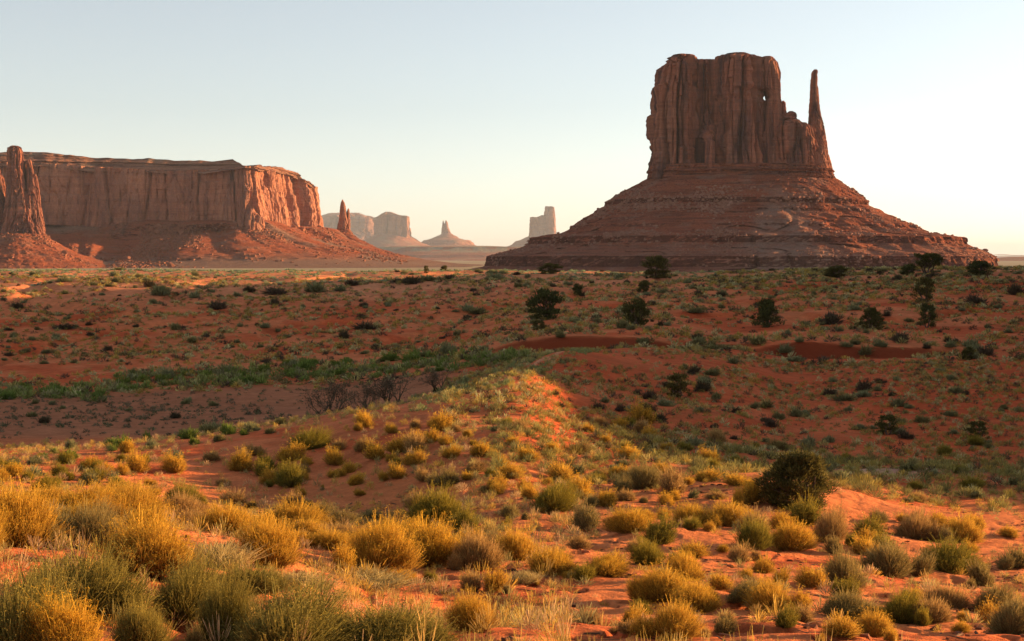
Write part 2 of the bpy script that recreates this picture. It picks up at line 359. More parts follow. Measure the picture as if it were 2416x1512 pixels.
def ground_colour(x, y, z):
    r = np.hypot(x, y); px = CX + F * x / np.maximum(y, 1)
    sand = np.array((0.64, 0.200, 0.072)); red = np.array((0.52, 0.096, 0.033)); wash = np.array((0.36, 0.140, 0.070))
    dune = np.array((0.66, 0.26, 0.125)); pan = np.array((0.58, 0.38, 0.27)); slopec = np.array((0.60, 0.172, 0.068)); plain = np.array((0.40, 0.30, 0.18))
    def mixin(c, col, w): return c + (col - c) * np.clip(w, 0, 1)[:, None]
    c = np.broadcast_to(sand, (len(x), 3)).copy()
    big = fbm(x / 14, y / 14, 0, 4, 61); mid = fbm(x / 3.5, y / 3.5, 0, 4, 71)
    c = mixin(c, slopec, ss(40, 58, y))
    c = mixin(c, red, ss(46, 62, y) * (1 - ss(143, 146, y)) * ss(1150, 1330, px) * (0.75 + 0.5 * big))
    c = mixin(c, red, 0.9 * ss(0.05, 0.35, big) * ss(60, 100, y) * (1 - ss(285, 300, y)))
    c = mixin(c, red, 0.7 * ss(0.08, 0.4, mid) * ss(8, 16, y) * (1 - ss(285, 300, y)))
    c = mixin(c, wash, ss(78, 88, y) * (1 - ss(128, 140, y)) * (1 - ss(1000, 1150, px)) * 0.9)
    c = mixin(c, dune, ss(235, 285, y) * (1 - ss(340, 370, y)) * (0.8 + 0.5 * mid))
    py = CY - F * (y * math.sin(PITCH) + z * math.cos(PITCH)) / np.maximum(y * math.cos(PITCH) - z * math.sin(PITCH), 1)
    c = mixin(c, pan, np.exp(-((y - 56.5 - 0.004 * (px - 1900)) / 1.6) ** 2) * ss(1620, 1720, px) * (1 - ss(2250, 2420, px)) * (0.9 * ss(-0.25, 0.2, mid)))
    pth = np.abs(py - (892 - 0.50 * (px - 1195) + 4 * noise(px / 25, 0, 0, 5))); c = mixin(c, np.array((0.60, 0.27, 0.14)), 0.8 * (1 - ss(2.5, 6, pth)) * ss(1150, 1190, px) * (1 - ss(1325, 1350, px)) * ss(66, 72, y) * (1 - ss(118, 122, y)))
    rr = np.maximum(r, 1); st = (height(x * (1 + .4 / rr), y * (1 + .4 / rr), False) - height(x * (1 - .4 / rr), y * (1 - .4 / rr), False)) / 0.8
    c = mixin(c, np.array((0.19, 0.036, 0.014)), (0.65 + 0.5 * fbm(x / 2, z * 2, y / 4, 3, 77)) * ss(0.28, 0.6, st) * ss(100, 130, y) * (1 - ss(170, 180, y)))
    c = mixin(c, plain, ss(380, 600, r))
    return np.clip(c, 0.02, 0.9)

def ground_material():
    m, n, l, b = new_mat('desert_soil')
    g = N(n, 'ShaderNodeNewGeometry'); P = g.outputs['Position']
    at = N(n, 'ShaderNodeAttribute', attribute_name='soil')
    sx = N(n, 'ShaderNodeSeparateXYZ'); l.new(g.outputs['Normal'], sx.inputs[0])
    f1 = tex_noise(n, l, P, 0.9, 7, 0.65); f2 = tex_noise(n, l, P, 7.0, 5, 0.7); f3 = tex_noise(n, l, P, 0.12, 4, 0.6)
    c = mixc(n, l, 0.7, at.outputs['Color'], ramp(n, l, f1, [(0.3, 0.66), (0.7, 1.28)]), 'MULTIPLY')
    c = mixc(n, l, 0.6, c, ramp(n, l, f2, [(0.3, 0.72), (0.7, 1.25)]), 'MULTIPLY')
    c = mixc(n, l, 0.5, c, ramp(n, l, f3, [(0.35, 0.75), (0.65, 1.2)]), 'MULTIPLY')
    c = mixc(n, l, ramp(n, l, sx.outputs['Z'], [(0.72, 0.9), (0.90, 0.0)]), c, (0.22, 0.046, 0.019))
    l.new(c, b.inputs['Base Color']); b.inputs['Roughness'].default_value = 1.0; b.inputs['Specular IOR Level'].default_value = 0.02
    v = N(n, 'ShaderNodeTexVoronoi', feature='SMOOTH_F1'); v.inputs['Scale'].default_value = 2.6; l.new(P, v.inputs['Vector'])
    h = N(n, 'ShaderNodeMath', operation='ADD'); l.new(f2, h.inputs[0]); l.new(v.outputs['Distance'], h.inputs[1])
    bm = N(n, 'ShaderNodeBump'); bm.inputs['Strength'].default_value = 0.7; bm.inputs['Distance'].default_value = 0.10
    l.new(h.outputs[0], bm.inputs['Height']); l.new(bm.outputs[0], b.inputs['Normal'])
    return m

def build_ground():
    ta = np.concatenate([np.linspace(-180, -60, 28)[:-1], np.linspace(-60, -23, 30)[:-1], np.linspace(-23, 23, 620), np.linspace(23, 75, 130)[1:], np.linspace(75, 180, 28)[1:-1]])
    ra = np.concatenate([np.linspace(0.4, 5, 14)[:-1], np.exp(np.linspace(math.log(5), math.log(140), 700))[:-1], np.linspace(140, 152, 40)[:-1],
                         np.exp(np.linspace(math.log(152), math.log(345), 190))[:-1], np.exp(np.linspace(math.log(345), math.log(90000), 70))])
    th = np.radians(ta); R, T = np.meshgrid(ra, th, indexing='ij')
    x, y = (R * np.sin(T)).ravel(), (R * np.cos(T)).ravel()
    z = height(x, y)
    V = np.concatenate([np.stack([x, y, z], 1), [[0, 0, -1.72]]]); nc = len(ta)
    q = grid_faces(len(ra), nc, True)[:, ::-1]
    j = np.arange(nc); tri = np.stack([np.full(nc, len(V) - 1), (j + 1) % nc, j], 1)[:, ::-1]
    # orient upwards
    def up(f):
        a, b_, c_ = V[f[:, 0]], V[f[:, 1]], V[f[:, 2]]
        return f if np.cross(b_ - a, c_ - a)[:, 2].mean() > 0 else f[:, ::-1]
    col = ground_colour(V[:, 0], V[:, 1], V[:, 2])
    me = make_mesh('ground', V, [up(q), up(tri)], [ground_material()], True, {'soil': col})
    return tag(link('ground', me), 'red sandy desert floor with a dry wash and bare earth banks', kind='structure')
build_ground()

# ------------------------------------------------------------------ rock formations
PLAIN = -15.0
class Frame:
    """local frame of a formation: origin on the plain at (px, D), local x to the right across the sight line, local y away"""
    def __init__(s, px, D, sc=1.0):
        s.sc = sc; s.u = float(side(px)); s.D = D; s.a = math.atan(s.u); s.px = px
        s.loc = Vector((s.u * D, D, PLAIN)); s.c = math.cos(s.a); s.k = D / F * s.c
    def X(s, px): return (np.asarray(px, float) - s.px) * s.k
    def Z(s, py, lx=0.0): return slope(py) * (s.D - lx * math.sin(s.a)) - PLAIN
def block(fr, levels, cy, amp, fw, seed, nz=90, nt=220, n=2.8, ledge=0.0, bedh=4.0, crk=1.0, rough=1.0, tint=None, extra=None):
    """levels from top to bottom: (photo row, left px, right px, half depth in m). Returns V, quads, tris (local)."""
    L = np.array(levels, float); L[:, 3] *= fr.sc; cy, amp, fw, ledge, bedh = (v * fr.sc for v in (cy, amp, fw, ledge, bedh)); rows = np.linspace(0, 1, nz)
    seg = np.concatenate([[0], np.cumsum(np.hypot(np.diff(L[:, 0]), 0.5 * np.abs(np.diff(L[:, 1])) + 0.5 * np.abs(np.diff(L[:, 2]))) + 1e-6)]); seg /= seg[-1]
    rows = np.unique(np.concatenate([rows, seg]))
    py = np.interp(rows, seg, L[:, 0]); xl = fr.X(np.interp(rows, seg, L[:, 1])); xr = fr.X(np.interp(rows, seg, L[:, 2])); hd = np.interp(rows, seg, L[:, 3])
    nr = len(rows); t = np.linspace(0, 2 * math.pi, nt, endpoint=False)
    # spend angles on the camera side
    ct, st_ = np.cos(t), np.sin(t)
    cx = (xl + xr) / 2; rx = (xr - xl) / 2
    ex = np.sign(ct) * np.abs(ct) ** (2 / n); ey = np.sign(st_) * np.abs(st_) ** (2 / n)
    x = cx[:, None] + rx[:, None] * ex; y = cy + hd[:, None] * ey
    nx, ny = ct / np.maximum(rx[:, None], 0.5), st_ / np.maximum(hd[:, None], 0.5); ln = np.hypot(nx, ny); nx, ny = nx / ln, ny / ln
    zc = fr.Z(py[:, None], x)
    scale = np.minimum(1.0, np.minimum(rx, hd)[:, None] / (2.2 * amp + 1e-6)) * amp
    # vertical columns and joints
    d = (jointed(x, y, zc, fw, seed, zc.max()) * crk + 0.52 * crk + rough * 0.20 * fbm(x / fw * 4, y / fw * 4, zc / fw * 3.0, 3, seed + 4)) * scale
    # bedding ledges
    bz = zc / bedh + 0.3 * noise(x / (fw * 3), y / (fw * 3), 0, seed + 5)
    d = d + ledge * (noise(0 * bz, 0 * bz, bz, seed + 6) + 0.6 * noise(0 * bz + 5, 0 * bz, bz * 2.7, seed + 7))
    if extra is not None: d = d + extra(x, y, zc, t)
    x = x + nx * d; y = y + ny * d
    V = np.stack([x, y, zc], -1).reshape(-1, 3)
    top = np.array([[x[0].mean(), y[0].mean(), zc[0].mean()]])
    q = grid_faces(nr, nt, True); j = np.arange(nt)
    tri = np.stack([j, np.full(nt, len(V)), (j + 1) % nt], 1)
    return np.concatenate([V, top]), q[:, ::-1], tri[:, ::-1]
def formation(name, fr, label, cat, parts, group=None):
    root = empty(name, fr.loc, label, cat, group, -fr.a)
    for pname, blocks, mat, tint in parts:
        mb = MB()
        for V, q, t in blocks:
            # outward orientation check on quads
            mb.add(V, q, t, 0.0 if tint is None else tint(V))
        link(pname, mb.mesh(pname, [mat], False), root)
    return root

# --- the big butte with its thumb
fb = Frame(1745, 1600)
cl = []
cl.append(block(fb, [(131,1592,1630,16),(134,1582,1638,26),(139,1574,1645,34),(152,1556,1650,40),(162,1545,1652,44),(196,1540,1654,46),(206,1533,1655,48),(215,1528,1656,50),(300,1528,1656,50),(372,1529,1656,50),(428,1527,1656,52)], 0, 10.0, 20, 101, 140, 320, ledge=0.7, bedh=5))
cl.append(block(fb, [(142,1636,1690,20),(146,1632,1694,32),(160,1628,1698,36),(428,1628,1698,40)], 6, 8.0, 14, 151, 120, 260, ledge=0.7, bedh=5))
cl.append(block(fb, [(128.5,1745,1760,8),(130,1715,1772,20),(136,1694,1786,34),(142,1684,1800,42),(160,1681,1801,46),(215,1680,1802,46),(221,1680,1794,46),(238,1680,1797,46),(244,1680,1804,46),(428,1680,1815,50)], -4, 10.0, 20, 201, 140, 340, ledge=0.7, bedh=5))
cl.append(block(fb, [(138.5,1795,1818,18),(141,1788,1824,28),(153,1786,1831,32),(174,1788,1836,34),(214,1793,1837,36),(221,1800,1837,36),(230,1803.5,1837,36),(238,1805.5,1837,36),(243,1797,1839,36),(290,1794,1842,40),(428,1790,1850,44)], -4, 3.0, 12, 251, 120, 220, 2.4))
cl.append(block(fb, [(239,1841,1844,3),(243,1838,1848,7),(262,1835,1850,12),(285,1832,1856,18),(330,1828,1870,26)], -4, 1.5, 6, 301, 50, 110, 2.4))
cl.append(block(fb, [(264,1856,1866,6),(268,1852,1871,12),(279,1842,1874,20),(281,1832,1878,26),(288,1818,1886,34),(295,1800,1898,40),(300,1792,1906,42),(310,1788,1912,43),(428,1780,1950,46)], -4, 6.0, 14, 351, 100, 320, 3.4, ledge=0.6, bedh=4))
cl.append(block(fb, [(272,1650,1690,20),(330,1640,1700,44),(335,1655,1688,54),(343,1660,1690,58),(428,1655,1692,60)], 0, 2.0, 8, 371, 60, 140, 2.4))
thumb = [block(fb, [(165.5,1913,1921,3.5),(170,1909.5,1922.5,5),(178,1907,1923,6.5),(205,1906,1924,7.5),(233,1905.5,1925.5,8.5),(255,1904.5,1927.5,10),(274,1903,1931,12),(290,1902,1936,15),(300,1901,1939,18),(340,1898,1946,26),(366,1895,1949,32),(395,1890,1956,36),(428,1885,1962,38)], -4, 1.8, 7, 401, 110, 160, 2.3)]
def talus_extra(seed, amp, fans=()):
    def f(x, y, z, t):
        w = ss(0, 60, z.max() - z)
        e = 0.5 * amp * w * (fbm(x / 60, y / 60, z / 200, 4, seed)) + 0.35 * amp * w * fbm(x / 14, y / 14, z / 14, 3, seed + 8)
        g = np.abs(noise(x / 30, y / 30, z / 300, seed + 20)); e = e - 0.55 * amp * w * (1 - ss(0, 0.22, g))
        for kk, am, sd in ((5., 1.1, 31), (13., 0.5, 33), (30., 0.22, 35)):
            wp = 0.25 * noise(x / 50, y / 50, z / 50, seed + 40); e = e + am * amp * w * (np.abs(noise(np.cos(t) * kk + wp, np.sin(t) * kk + wp, z / 160, seed + sd)) - 0.3)
        return e + 0.30 * amp * fbm(x / 6, y / 6, z / 5, 4, seed + 30, 0.6)
    return f
base = [block(fb, [(392,1532,1948,52),(396,1527,1954,56),(410,1526,1962,58),(424,1526,1965,60),(436,1523,1968,62)], -3, 1.6, 5, 451, 50, 460, 3.2, ledge=1.1, bedh=2.6, crk=1.2)]
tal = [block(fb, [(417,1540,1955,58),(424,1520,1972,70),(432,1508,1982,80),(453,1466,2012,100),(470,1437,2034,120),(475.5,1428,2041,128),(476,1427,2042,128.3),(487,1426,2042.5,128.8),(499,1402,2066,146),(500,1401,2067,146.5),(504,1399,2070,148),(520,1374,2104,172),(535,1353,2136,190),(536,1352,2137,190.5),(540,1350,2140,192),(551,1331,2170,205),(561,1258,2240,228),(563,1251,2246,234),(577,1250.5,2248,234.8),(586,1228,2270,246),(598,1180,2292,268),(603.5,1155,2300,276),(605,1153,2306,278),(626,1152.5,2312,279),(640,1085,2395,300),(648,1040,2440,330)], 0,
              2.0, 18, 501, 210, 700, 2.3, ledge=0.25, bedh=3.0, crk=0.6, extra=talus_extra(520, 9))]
def butte_tint(V):     # the fan of grey scree down the middle of the slope
    x, z = V[:, 0], V[:, 2]; c = (1830 - 1745) * fb.k
    w = 1 - ss(0.35, 1.1, np.abs(x - c + 26 * fbm(x / 26, z / 26, V[:, 1] / 26, 3, 3)) / (5 + 0.60 * np.maximum(100 - z, 0)))
    return np.clip(w * (1 - ss(70, 98, z)) * (V[:, 1] < 0) * (0.55 + 0.5 * fbm(x / 7, z / 7, V[:, 1] / 7, 3, 4)) + 0.2 * (1 - ss(20, 36, z)), 0, 1)
butte = formation('rock_butte', fb, 'huge dark red sandstone butte with a slim thumb of rock beside its flat top', 'butte', [
    ('cliff', cl, M['butte'], None), ('pinnacle', thumb, M['butte'], None), ('shale_band', base, M['butte_base'], None), ('talus_slope', tal, M['butte_talus'], butte_tint)])

# --- the long mesa on the left
ST = [  # px, distance, top row, rim row, cliff foot row
 (-420,2450,340,384,512),(-200,2520,343,384,512),(0,2550,349,386,514),(100,2570,352,388,516),(200,2590,362,396,521),(300,2600,368,402,526),(400,2612,375,407,528),(500,2600,374,404,529),(560,2590,372,398,529),(583,2585,372.5,394,529),
 (600,2592,388,396,529),(613,2602,392,398,530),(638,2830,393,404,530),(651,2836,394,406,530),(676,3010,396,410,531),(690,3016,397,414,531),(707,3150,402,420,532),(733,3158,418,430,533),(752,3330,434,446,534),
 (742,3650,438,450,534),(640,3900,430,450,534),(300,3950,400,440,530),(-300,3900,380,430,530),(-620,3300,350,400,520)]
def build_mesa():
    st = np.array(ST, float); P2 = np.stack([side(st[:, 0]) * st[:, 1], st[:, 1]], 1)
    seg = np.hypot(*(np.roll(P2, -1, 0) - P2).T); cum = np.concatenate([[0], np.cumsum(seg)])
    P3 = np.concatenate([P2, P2[:1]]); dens = np.where(np.roll(st[:, 1], -1) + st[:, 1] > 7000, 0.12, 1.0)
    s = np.concatenate([np.linspace(cum[i], cum[i+1], max(3, int(seg[i] * dens[i] / 2.2)), endpoint=False) for i in range(len(seg))])
    x, y = np.interp(s, cum, P3[:, 0]), np.interp(s, cum, P3[:, 1])
    # smoothed path for the slopes, crisp path for the cliff
    def smooth(v, w):
        u = np.interp(np.linspace(0, cum[-1], 1400, endpoint=False), s, v); kk = np.exp(-0.5 * (np.arange(-3*w, 3*w+1) / w) ** 2); kk /= kk.sum()
        u = np.convolve(np.concatenate([u[-3*w:], u, u[:3*w]]), kk, 'valid'); return np.interp(s, np.linspace(0, cum[-1], 1401), np.append(u, u[0]))
    xs, ys = smooth(x, 16), smooth(y, 16)
    def normal(a, b):
        tx, ty = np.roll(a, -1) - np.roll(a, 1), np.roll(b, -1) - np.roll(b, 1); l = np.hypot(tx, ty) + 1e-9; return ty / l, -tx / l
    nx, ny = normal(xs, ys)
    def row(i): return np.interp(s, cum, np.append(st[:, i], st[0, i]))
    dist = np.interp(s, cum, np.append(st[:, 1], st[0, 1]))
    inset = np.interp(s, cum, [62] * 9 + [45, 26] + [16] * 8 + [60] * (len(st) - 19) + [62])
    ztop, zrim, zfoot = (slope(row(i)) * dist for i in (2, 3, 4))
    o = Vector((P2[5, 0], P2[5, 1], PLAIN))
    def surface(nrow, zf, off, disp):
        v = np.linspace(0, 1, nrow)[:, None]
        z = zf(v); d = off(v, z); wx = x + (xs - x) * disp[1](v); wy = y + (ys - y) * disp[1](v)
        X, Y = wx + nx * d, wy + ny * d
        e = disp[0](X, Y, z, v); X, Y = X + nx * e, Y + ny * e
        V = np.stack([X - o.x, Y - o.y, z - PLAIN], -1).reshape(-1, 3)
        return V, grid_faces(nrow, len(s), True)[:, ::-1]
    def cliff_disp(X, Y, z, v):
        d = 11 * (jointed(X, Y, z, 70.0, 611, 190.0, 0.07) + 0.35) + 3.2 * (jointed(X, Y, z, 17.0, 631, 170.0) + 0.3) + 2.0 * fbm(X / 12, Y / 12, z / 16, 3, 615) + 1.0 * noise(0 * z, 0 * z, z / 5, 617) + 5 * noise(X / 120, Y / 120, z / 400, 619)
        alc = ss(0.1, 0.45, noise(X / 110, Y / 110, z / 130, 618)); return d - 7 * alc
    cliff = surface(120, lambda v: zrim + 4 + (zfoot - 14 - zrim) * v, lambda v, z: -3 + 16 * v, (cliff_disp, lambda v: 0 * v))
    def cap_disp(X, Y, z, v):
        bz = z / 9 + 0.4 * noise(X / 120, Y / 120, 0, 621)
        return 13 * (ss(-0.12, 0.12, noise(0 * bz, 0 * bz, bz, 622)) - 0.5) + 5 * (ss(-0.1, 0.1, noise(0 * bz, 0 * bz, bz * 2.3, 625)) - .5) + 7 * fbm(X / 40, Y / 40, z / 20, 4, 623) + 2.5 * fbm(X / 9, Y / 9, z / 6, 3, 626) - 3 + 8 * noise(X / 90, Y / 90, 0, 624) * (1 - v)
    cap = surface(110, lambda v: (ztop + 5.0 * fbm(x / 70, y / 70, 0, 4, 633) + 1.5 * noise(x / 14, y / 14, 0, 630) * (1 + 0 * v)) + (zrim - 3 - ztop) * v, lambda v, z: -inset * (1 - v) ** 1.2 - 7, (cap_disp, lambda v: 0.8 * (1 - v)))
    Vc, qc = cap; n0 = len(s)
    # table top, closed well inside
    ring = Vc[:n0].copy(); cen = ring.mean(0); inner = cen + (ring - cen) * 0.55; inner[:, 2] = ring[:, 2] * 0.3 + ring[:, 2].min() * 0.7
    Vt = np.concatenate([ring, inner, [[cen[0], cen[1], inner[:, 2].mean()]]]); j = np.arange(n0)
    qt = np.stack([j, (j + 1) % n0, (j + 1) % n0 + n0, j + n0], 1); tt = np.stack([(j + 1) % n0 + n0, np.full(n0, 2 * n0), j + n0], 1)
    PR = np.array([(0, -30), (0.08, 6), (0.30, 50), (0.52, 105), (0.70, 165), (0.84, 235), (0.94, 330), (1.0, 460)])
    def tal_disp(X, Y, z, v):
        w = ss(0, 0.15, v) * (1 - 0.6 * ss(0.75, 1, v))
        e = 14 * w * fbm(X / 130, Y / 130, z / 300, 4, 641) + 9 * w * fbm(X / 16, Y / 16, z / 16, 4, 642, 0.6)
        warp = 0.5 * noise(X / 120, Y / 120, z / 120, 646)
        for wl, am, sd in ((110., 48, 643), (42., 30, 645), (18., 14, 647)):     # spurs and gullies running down the slope
            e = e + am * w * (np.abs(noise(s / wl + warp + 0 * v, v * 1.6 + 0 * s, 0, sd)) - 0.35)
        return e
    tal = surface(200, lambda v: zfoot + 10 * (1 - v) * noise(x / 160, y / 160, 0, 650) + 6 + (PLAIN - 3 - zfoot - 6) * v, lambda v, z: np.interp(v, PR[:, 0], PR[:, 1]), (tal_disp, lambda v: ss(0, 0.3, v)))
    root = empty('rock_mesa', o, 'long flat-topped red sandstone mesa with sheer cliffs on the left', 'mesa')
    mb = MB(); mb.add(*cliff); link('cliff', mb.mesh('cliff', [M['mesa']]), root)
    mb = MB(); mb.add(Vc, qc); mb.add(Vt, qt, tt); link('rock_cap', mb.mesh('rock_cap', [M['mesa_cap']]), root)
    mb = MB(); V, q = tal
    mb.add(V, q, (), np.clip(0.85 * ss(0.1, 0.4, fbm(V[:, 0] / 120, V[:, 1] / 120, 0, 3, 661)) * ss(-360, -100, V[:, 0]) + 0.9 * (1 - ss(8, 26, V[:, 2])) * ss(-330, -100, V[:, 0]), 0, 1)); link('talus_slope', mb.mesh('talus_slope', [M['mesa_talus']]), root)
    return root, V + np.array(o)
mesa, mesa_talus = build_mesa()
butte_talus = (np.concatenate([t[0] for t in tal]), fb)

# --- twin spires standing in front of the mesa, at the left edge
f1 = Frame(45, 2330)
sp = [block(f1, [(344,31,43,10),(345.5,25,50,16),(349,21,57,20),(356,20,60,22),(400,20,61,24),(440,18,66,28),(480,15,76,34),(520,8,86,40),(545,0,98,46),(570,-6,106,52),(600,-14,120,60)], 0, 6.0, 14, 701, 120, 240, 3.6, ledge=0.5, bedh=7),
      block(f1, [(377,70,76,6),(380,67,79,9),(400,66,83,12),(430,66,86,16),(470,64,91,22),(520,58,97,28),(585,48,112,40)], -6, 4.0, 9, 711, 90, 160, 3.2),
      block(f1, [(411,84,88,5),(416,82,91,8),(450,80,96,12),(500,76,100,18),(545,70,108,26),(585,60,120,36)], -2, 3.0, 8, 721, 70, 130, 3.2)]
sb = [block(f1, [(552,-30,108,52),(560,-48,116,66),(575,-75,138,92),(595,-120,180,130),(615,-180,232,180),(634,-240,290,230),(648,-290,350,270)], 0, 3, 22, 731, 160, 620, 2.2, crk=0.2, extra=lambda x, y, z, t: talus_extra(740, 4)(x, y, z, t) + 9 * fbm(x / 30, y / 30, z / 22, 3, 745) + 3.5 * fbm(x / 8, y / 8, z / 7, 3, 746))]
formation('rock_spire', f1, 'tall cluster of red rock spires lit on the right edge, standing before the long mesa', 'rock spire', [('pinnacle', sp, M['butte'], None), ('talus_slope', sb, M['mesa_talus'], None)])
f2 = Frame(-10, 2360)
sp2 = [block(f2, [(362,-20,-12,5),(372,-28,0,14),(400,-32,8,18),(440,-36,15,22),(478,-40,19,26),(520,-48,24,34),(560,-60,34,46),(600,-120,80,90),(646,-200,180,150)], 0, 4, 13, 751, 110, 180, 2.5, extra=None)]
formation('rock_spire', f2, 'red rock spire cut off by the left edge of the photo', 'rock spire', [('pinnacle', sp2, M['butte'], None)])

# --- lone spire right of the mesa
f3 = Frame(810, 3700)
sp3 = [block(f3, [(471,807,811,6),(477,804.5,813.5,12),(488,803,816,16),(505,801,819,20),(530,798,822,26),(546,796,824,30),(556,792,827,34)], 0, 4.5, 14, 801, 90, 150, 2.3),
       block(f3, [(492,821,824,5),(498,819,825.5,9),(520,817,826,14),(545,815,827,20),(556,813,828,22)], 0, 2.5, 9, 811, 50, 90, 2.3)]
tb3 = [block(f3, [(540,797,824,28),(546,792,828,38),(556,784,838,56),(575,770,866,110),(600,740,908,190),(620,700,948,260),(632,650,985,340),(640,600,1040,420)], 0, 5, 40, 821, 110, 300, 2.2, ledge=1.5, bedh=9, crk=0.4, extra=talus_extra(830, 16))]
formation('rock_spire', f3, 'slender lone rock spire on a cone of red scree right of the long mesa', 'rock spire', [('pinnacle', sp3, M['mesa'], None), ('talus_slope', tb3, M['mesa_talus'], None)])

# --- hazy formations far away
f4 = Frame(925, 19000, 1.52)
mf = [block(f4, [(501,906,924,200),(502.5,902,930,260),(507,896,941,330),(510,892,952,370),(511.5,888,964,390),(513,886.5,966,400),(540,886,967,410),(566,885,969,420)], 0, 70, 170, 851, 90, 300, 5.0)]
mt = [block(f4, [(553,886,968,400),(558,878,972,440),(566,862,984,520),(574,840,998,620),(588,800,1030,800),(600,770,1060,1000),(622,700,1120,1300)], 0, 30, 200, 861, 70, 260, 2.3, ledge=8, bedh=40, crk=0.3)]
formation('rock_butte', f4, 'broad hazy butte with sunlit ribs just right of the lone spire', 'butte', [('cliff', mf, M['far_rock'], None), ('talus_slope', mt, M['far_talus'], None)])
f5 = Frame(810, 23500, 1.52)
m5 = [block(f5, [(504.5,776,856,420),(506,768,862,520),(508,764,868,600),(513,756,880,700),(517,750,886,740),(520,744,893,760),(548,730,902,800),(560,690,915,900),(580,640,940,1050),(600,600,990,1300),(622,560,1040,1500)], 0, 75, 240, 871, 100, 420, 5.0, ledge=16, bedh=60)]
formation('rock_mesa', f5, 'low blue hazy mesa on the horizon behind the lone spire', 'mesa', [('cliff', m5, M['far_rock'], None)])
f6 = Frame(1055, 20500, 1.52)
m6 = [block(f6, [(520,1044.5,1046,14),(526,1043.5,1048,24),(534,1043,1052,40),(538,1042.5,1060,60),(556,1042,1066,90)], 0, 14, 50, 881, 60, 110, 2.3),
      block(f6, [(520,1050.5,1053,18),(525,1049,1056,30),(536,1048,1058,46),(556,1046,1064,80)], 0, 12, 50, 891, 50, 100, 2.3)]
t6 = [block(f6, [(551,1042,1066,90),(555,1036,1072,150),(562,1020,1084,240),(566,1008,1098,360),(567,1000,1110,420),(573,994,1115,460),(578,990,1118,500),(590,930,1160,800),(608,880,1210,1100),(622,840,1260,1400)], 0, 22, 160, 895, 80, 260, 2.3, ledge=8, bedh=35, crk=0.4)]
formation('rock_butte', f6, 'small crowned hazy butte with a stepped pedestal in the middle distance', 'butte', [('pinnacle', m6, M['far_rock'], None), ('talus_slope', t6, M['far_talus'], None)])
f7 = Frame(1280, 19700, 1.52)
m7 = [block(f7, [(487,1286,1304,60),(489,1284.5,1306,90),(500,1284,1306.5,110),(556,1283,1309,150)], 0, 22, 60, 901, 70, 160, 4.0),
      block(f7, [(512,1254,1258,50),(514,1251,1262,90),(519,1250,1272,120),(513,1250,1284,130),(530,1250,1290,140),(558,1249,1300,170)], 0, 30, 70, 911, 70, 180, 4.0),
      block(f7, [(508,1276,1286,60),(513,1262,1290,100),(530,1256,1296,130),(556,1250,1300,150)], 0, 12, 60, 915, 50, 100, 2.6)]
t7 = [block(f7, [(552,1250,1309,160),(558,1244,1316,220),(566,1225,1330,300),(569,1214,1340,360),(575,1210,1344,380),(580,1200,1352,420),(592,1160,1400,700),(608,1120,1440,1000),(622,1080,1480,1300)], 0, 22, 160, 921, 80, 240, 2.3, ledge=8, bedh=35, crk=0.4)]
formation('rock_butte', f7, 'castle-shaped hazy butte with one tall tower beside the big butte', 'butte', [('cliff', m7, M['far_rock'], None), ('talus_slope', t7, M['far_talus'], None)])
f8 = Frame(1080, 12400, 1.52)
b8 = [block(f8, [(580,960,1150,120),(582,900,1205,260),(584,870,1330,420),(592,850,1345,480),(600,835,1350,640),(602,830,1352,700),(608,800,1356,760),(612,760,1360,900),(618,700,1380,1100),(628,600,1420,1500)], 0, 22, 150, 931, 90, 420, 2.4, ledge=9, bedh=22, crk=0.4)]
def bench_tint(V): return 0.8 * ss(55, 75, V[:, 2]) * (noise(V[:, 0] / 90, V[:, 1] / 90, 0, 77) > -0.2)
tag(formation('rock_bench', f8, 'wide hazy stepped bench of rock between the long mesa and the big butte', 'rock bench', [('talus_slope', b8, M['far_talus'], bench_tint)]))
f9 = Frame(2420, 9000)
h9 = [block(f9, [(606,2380,2480,200),(609,2330,2560,500),(616,2240,2700,900),(626,2150,2800,1400)], 0, 10, 160, 941, 40, 200, 2.2, crk=0.2)]
f10 = Frame(2440, 42000)
h10 = [block(f10, [(600,2350,2372,800),(601.5,2330,2390,1200),(603,2400,2480,1600),(604,2310,2620,2400),(610,2200,2900,4000),(616,2100,3000,5000)], 0, 60, 900, 951, 30, 200, 2.2, crk=0.2)]
for fr, h, lab in ((f9, h9, 'low reddish rise on the horizon right of the big butte'), (f10, h10, 'faint blue hills on the far right horizon')):
    mb = MB()
    for V, q, t in h: mb.add(V, q, t)
    o = link('hills', mb.mesh('hills', [M['far_talus']], True), None, fr.loc); o.rotation_euler = (0, 0, -fr.a); tag(o, lab, kind='structure')

# ------------------------------------------------------------------ boulders on the slopes
rng = np.random.default_rng(7)
def boulder_mesh(seed, mat):
    import bmesh
    bm = bmesh.new(); bmesh.ops.create_icosphere(bm, subdivisions=3, radius=0.5)
    V = np.array([v.co[:] for v in bm.verts]); T = np.array([[v.index for v in f.verts] for f in bm.faces]); bm.free()
    r = np.random.default_rng(seed); sc = np.array([1.0, r.uniform(0.65, 0.95), r.uniform(0.5, 0.8)])
    for k in range(9):      # split faces
        nn = r.normal(size=3); nn /= np.linalg.norm(nn); h = r.uniform(0.26, 0.42); e = np.maximum(V @ nn - h, 0); V = V - e[:, None] * nn
    V = V * (1 + 0.10 * fbm(V[:, 0] * 3, V[:, 1] * 3, V[:, 2] * 3, 3, seed)[:, None]) * sc
    return make_mesh('boulder', V, [T], [M[mat]], False)
BOULD = {m: [boulder_mesh(s, m) for s in range(5)] for m in ('boulder', 'red_boulder')}
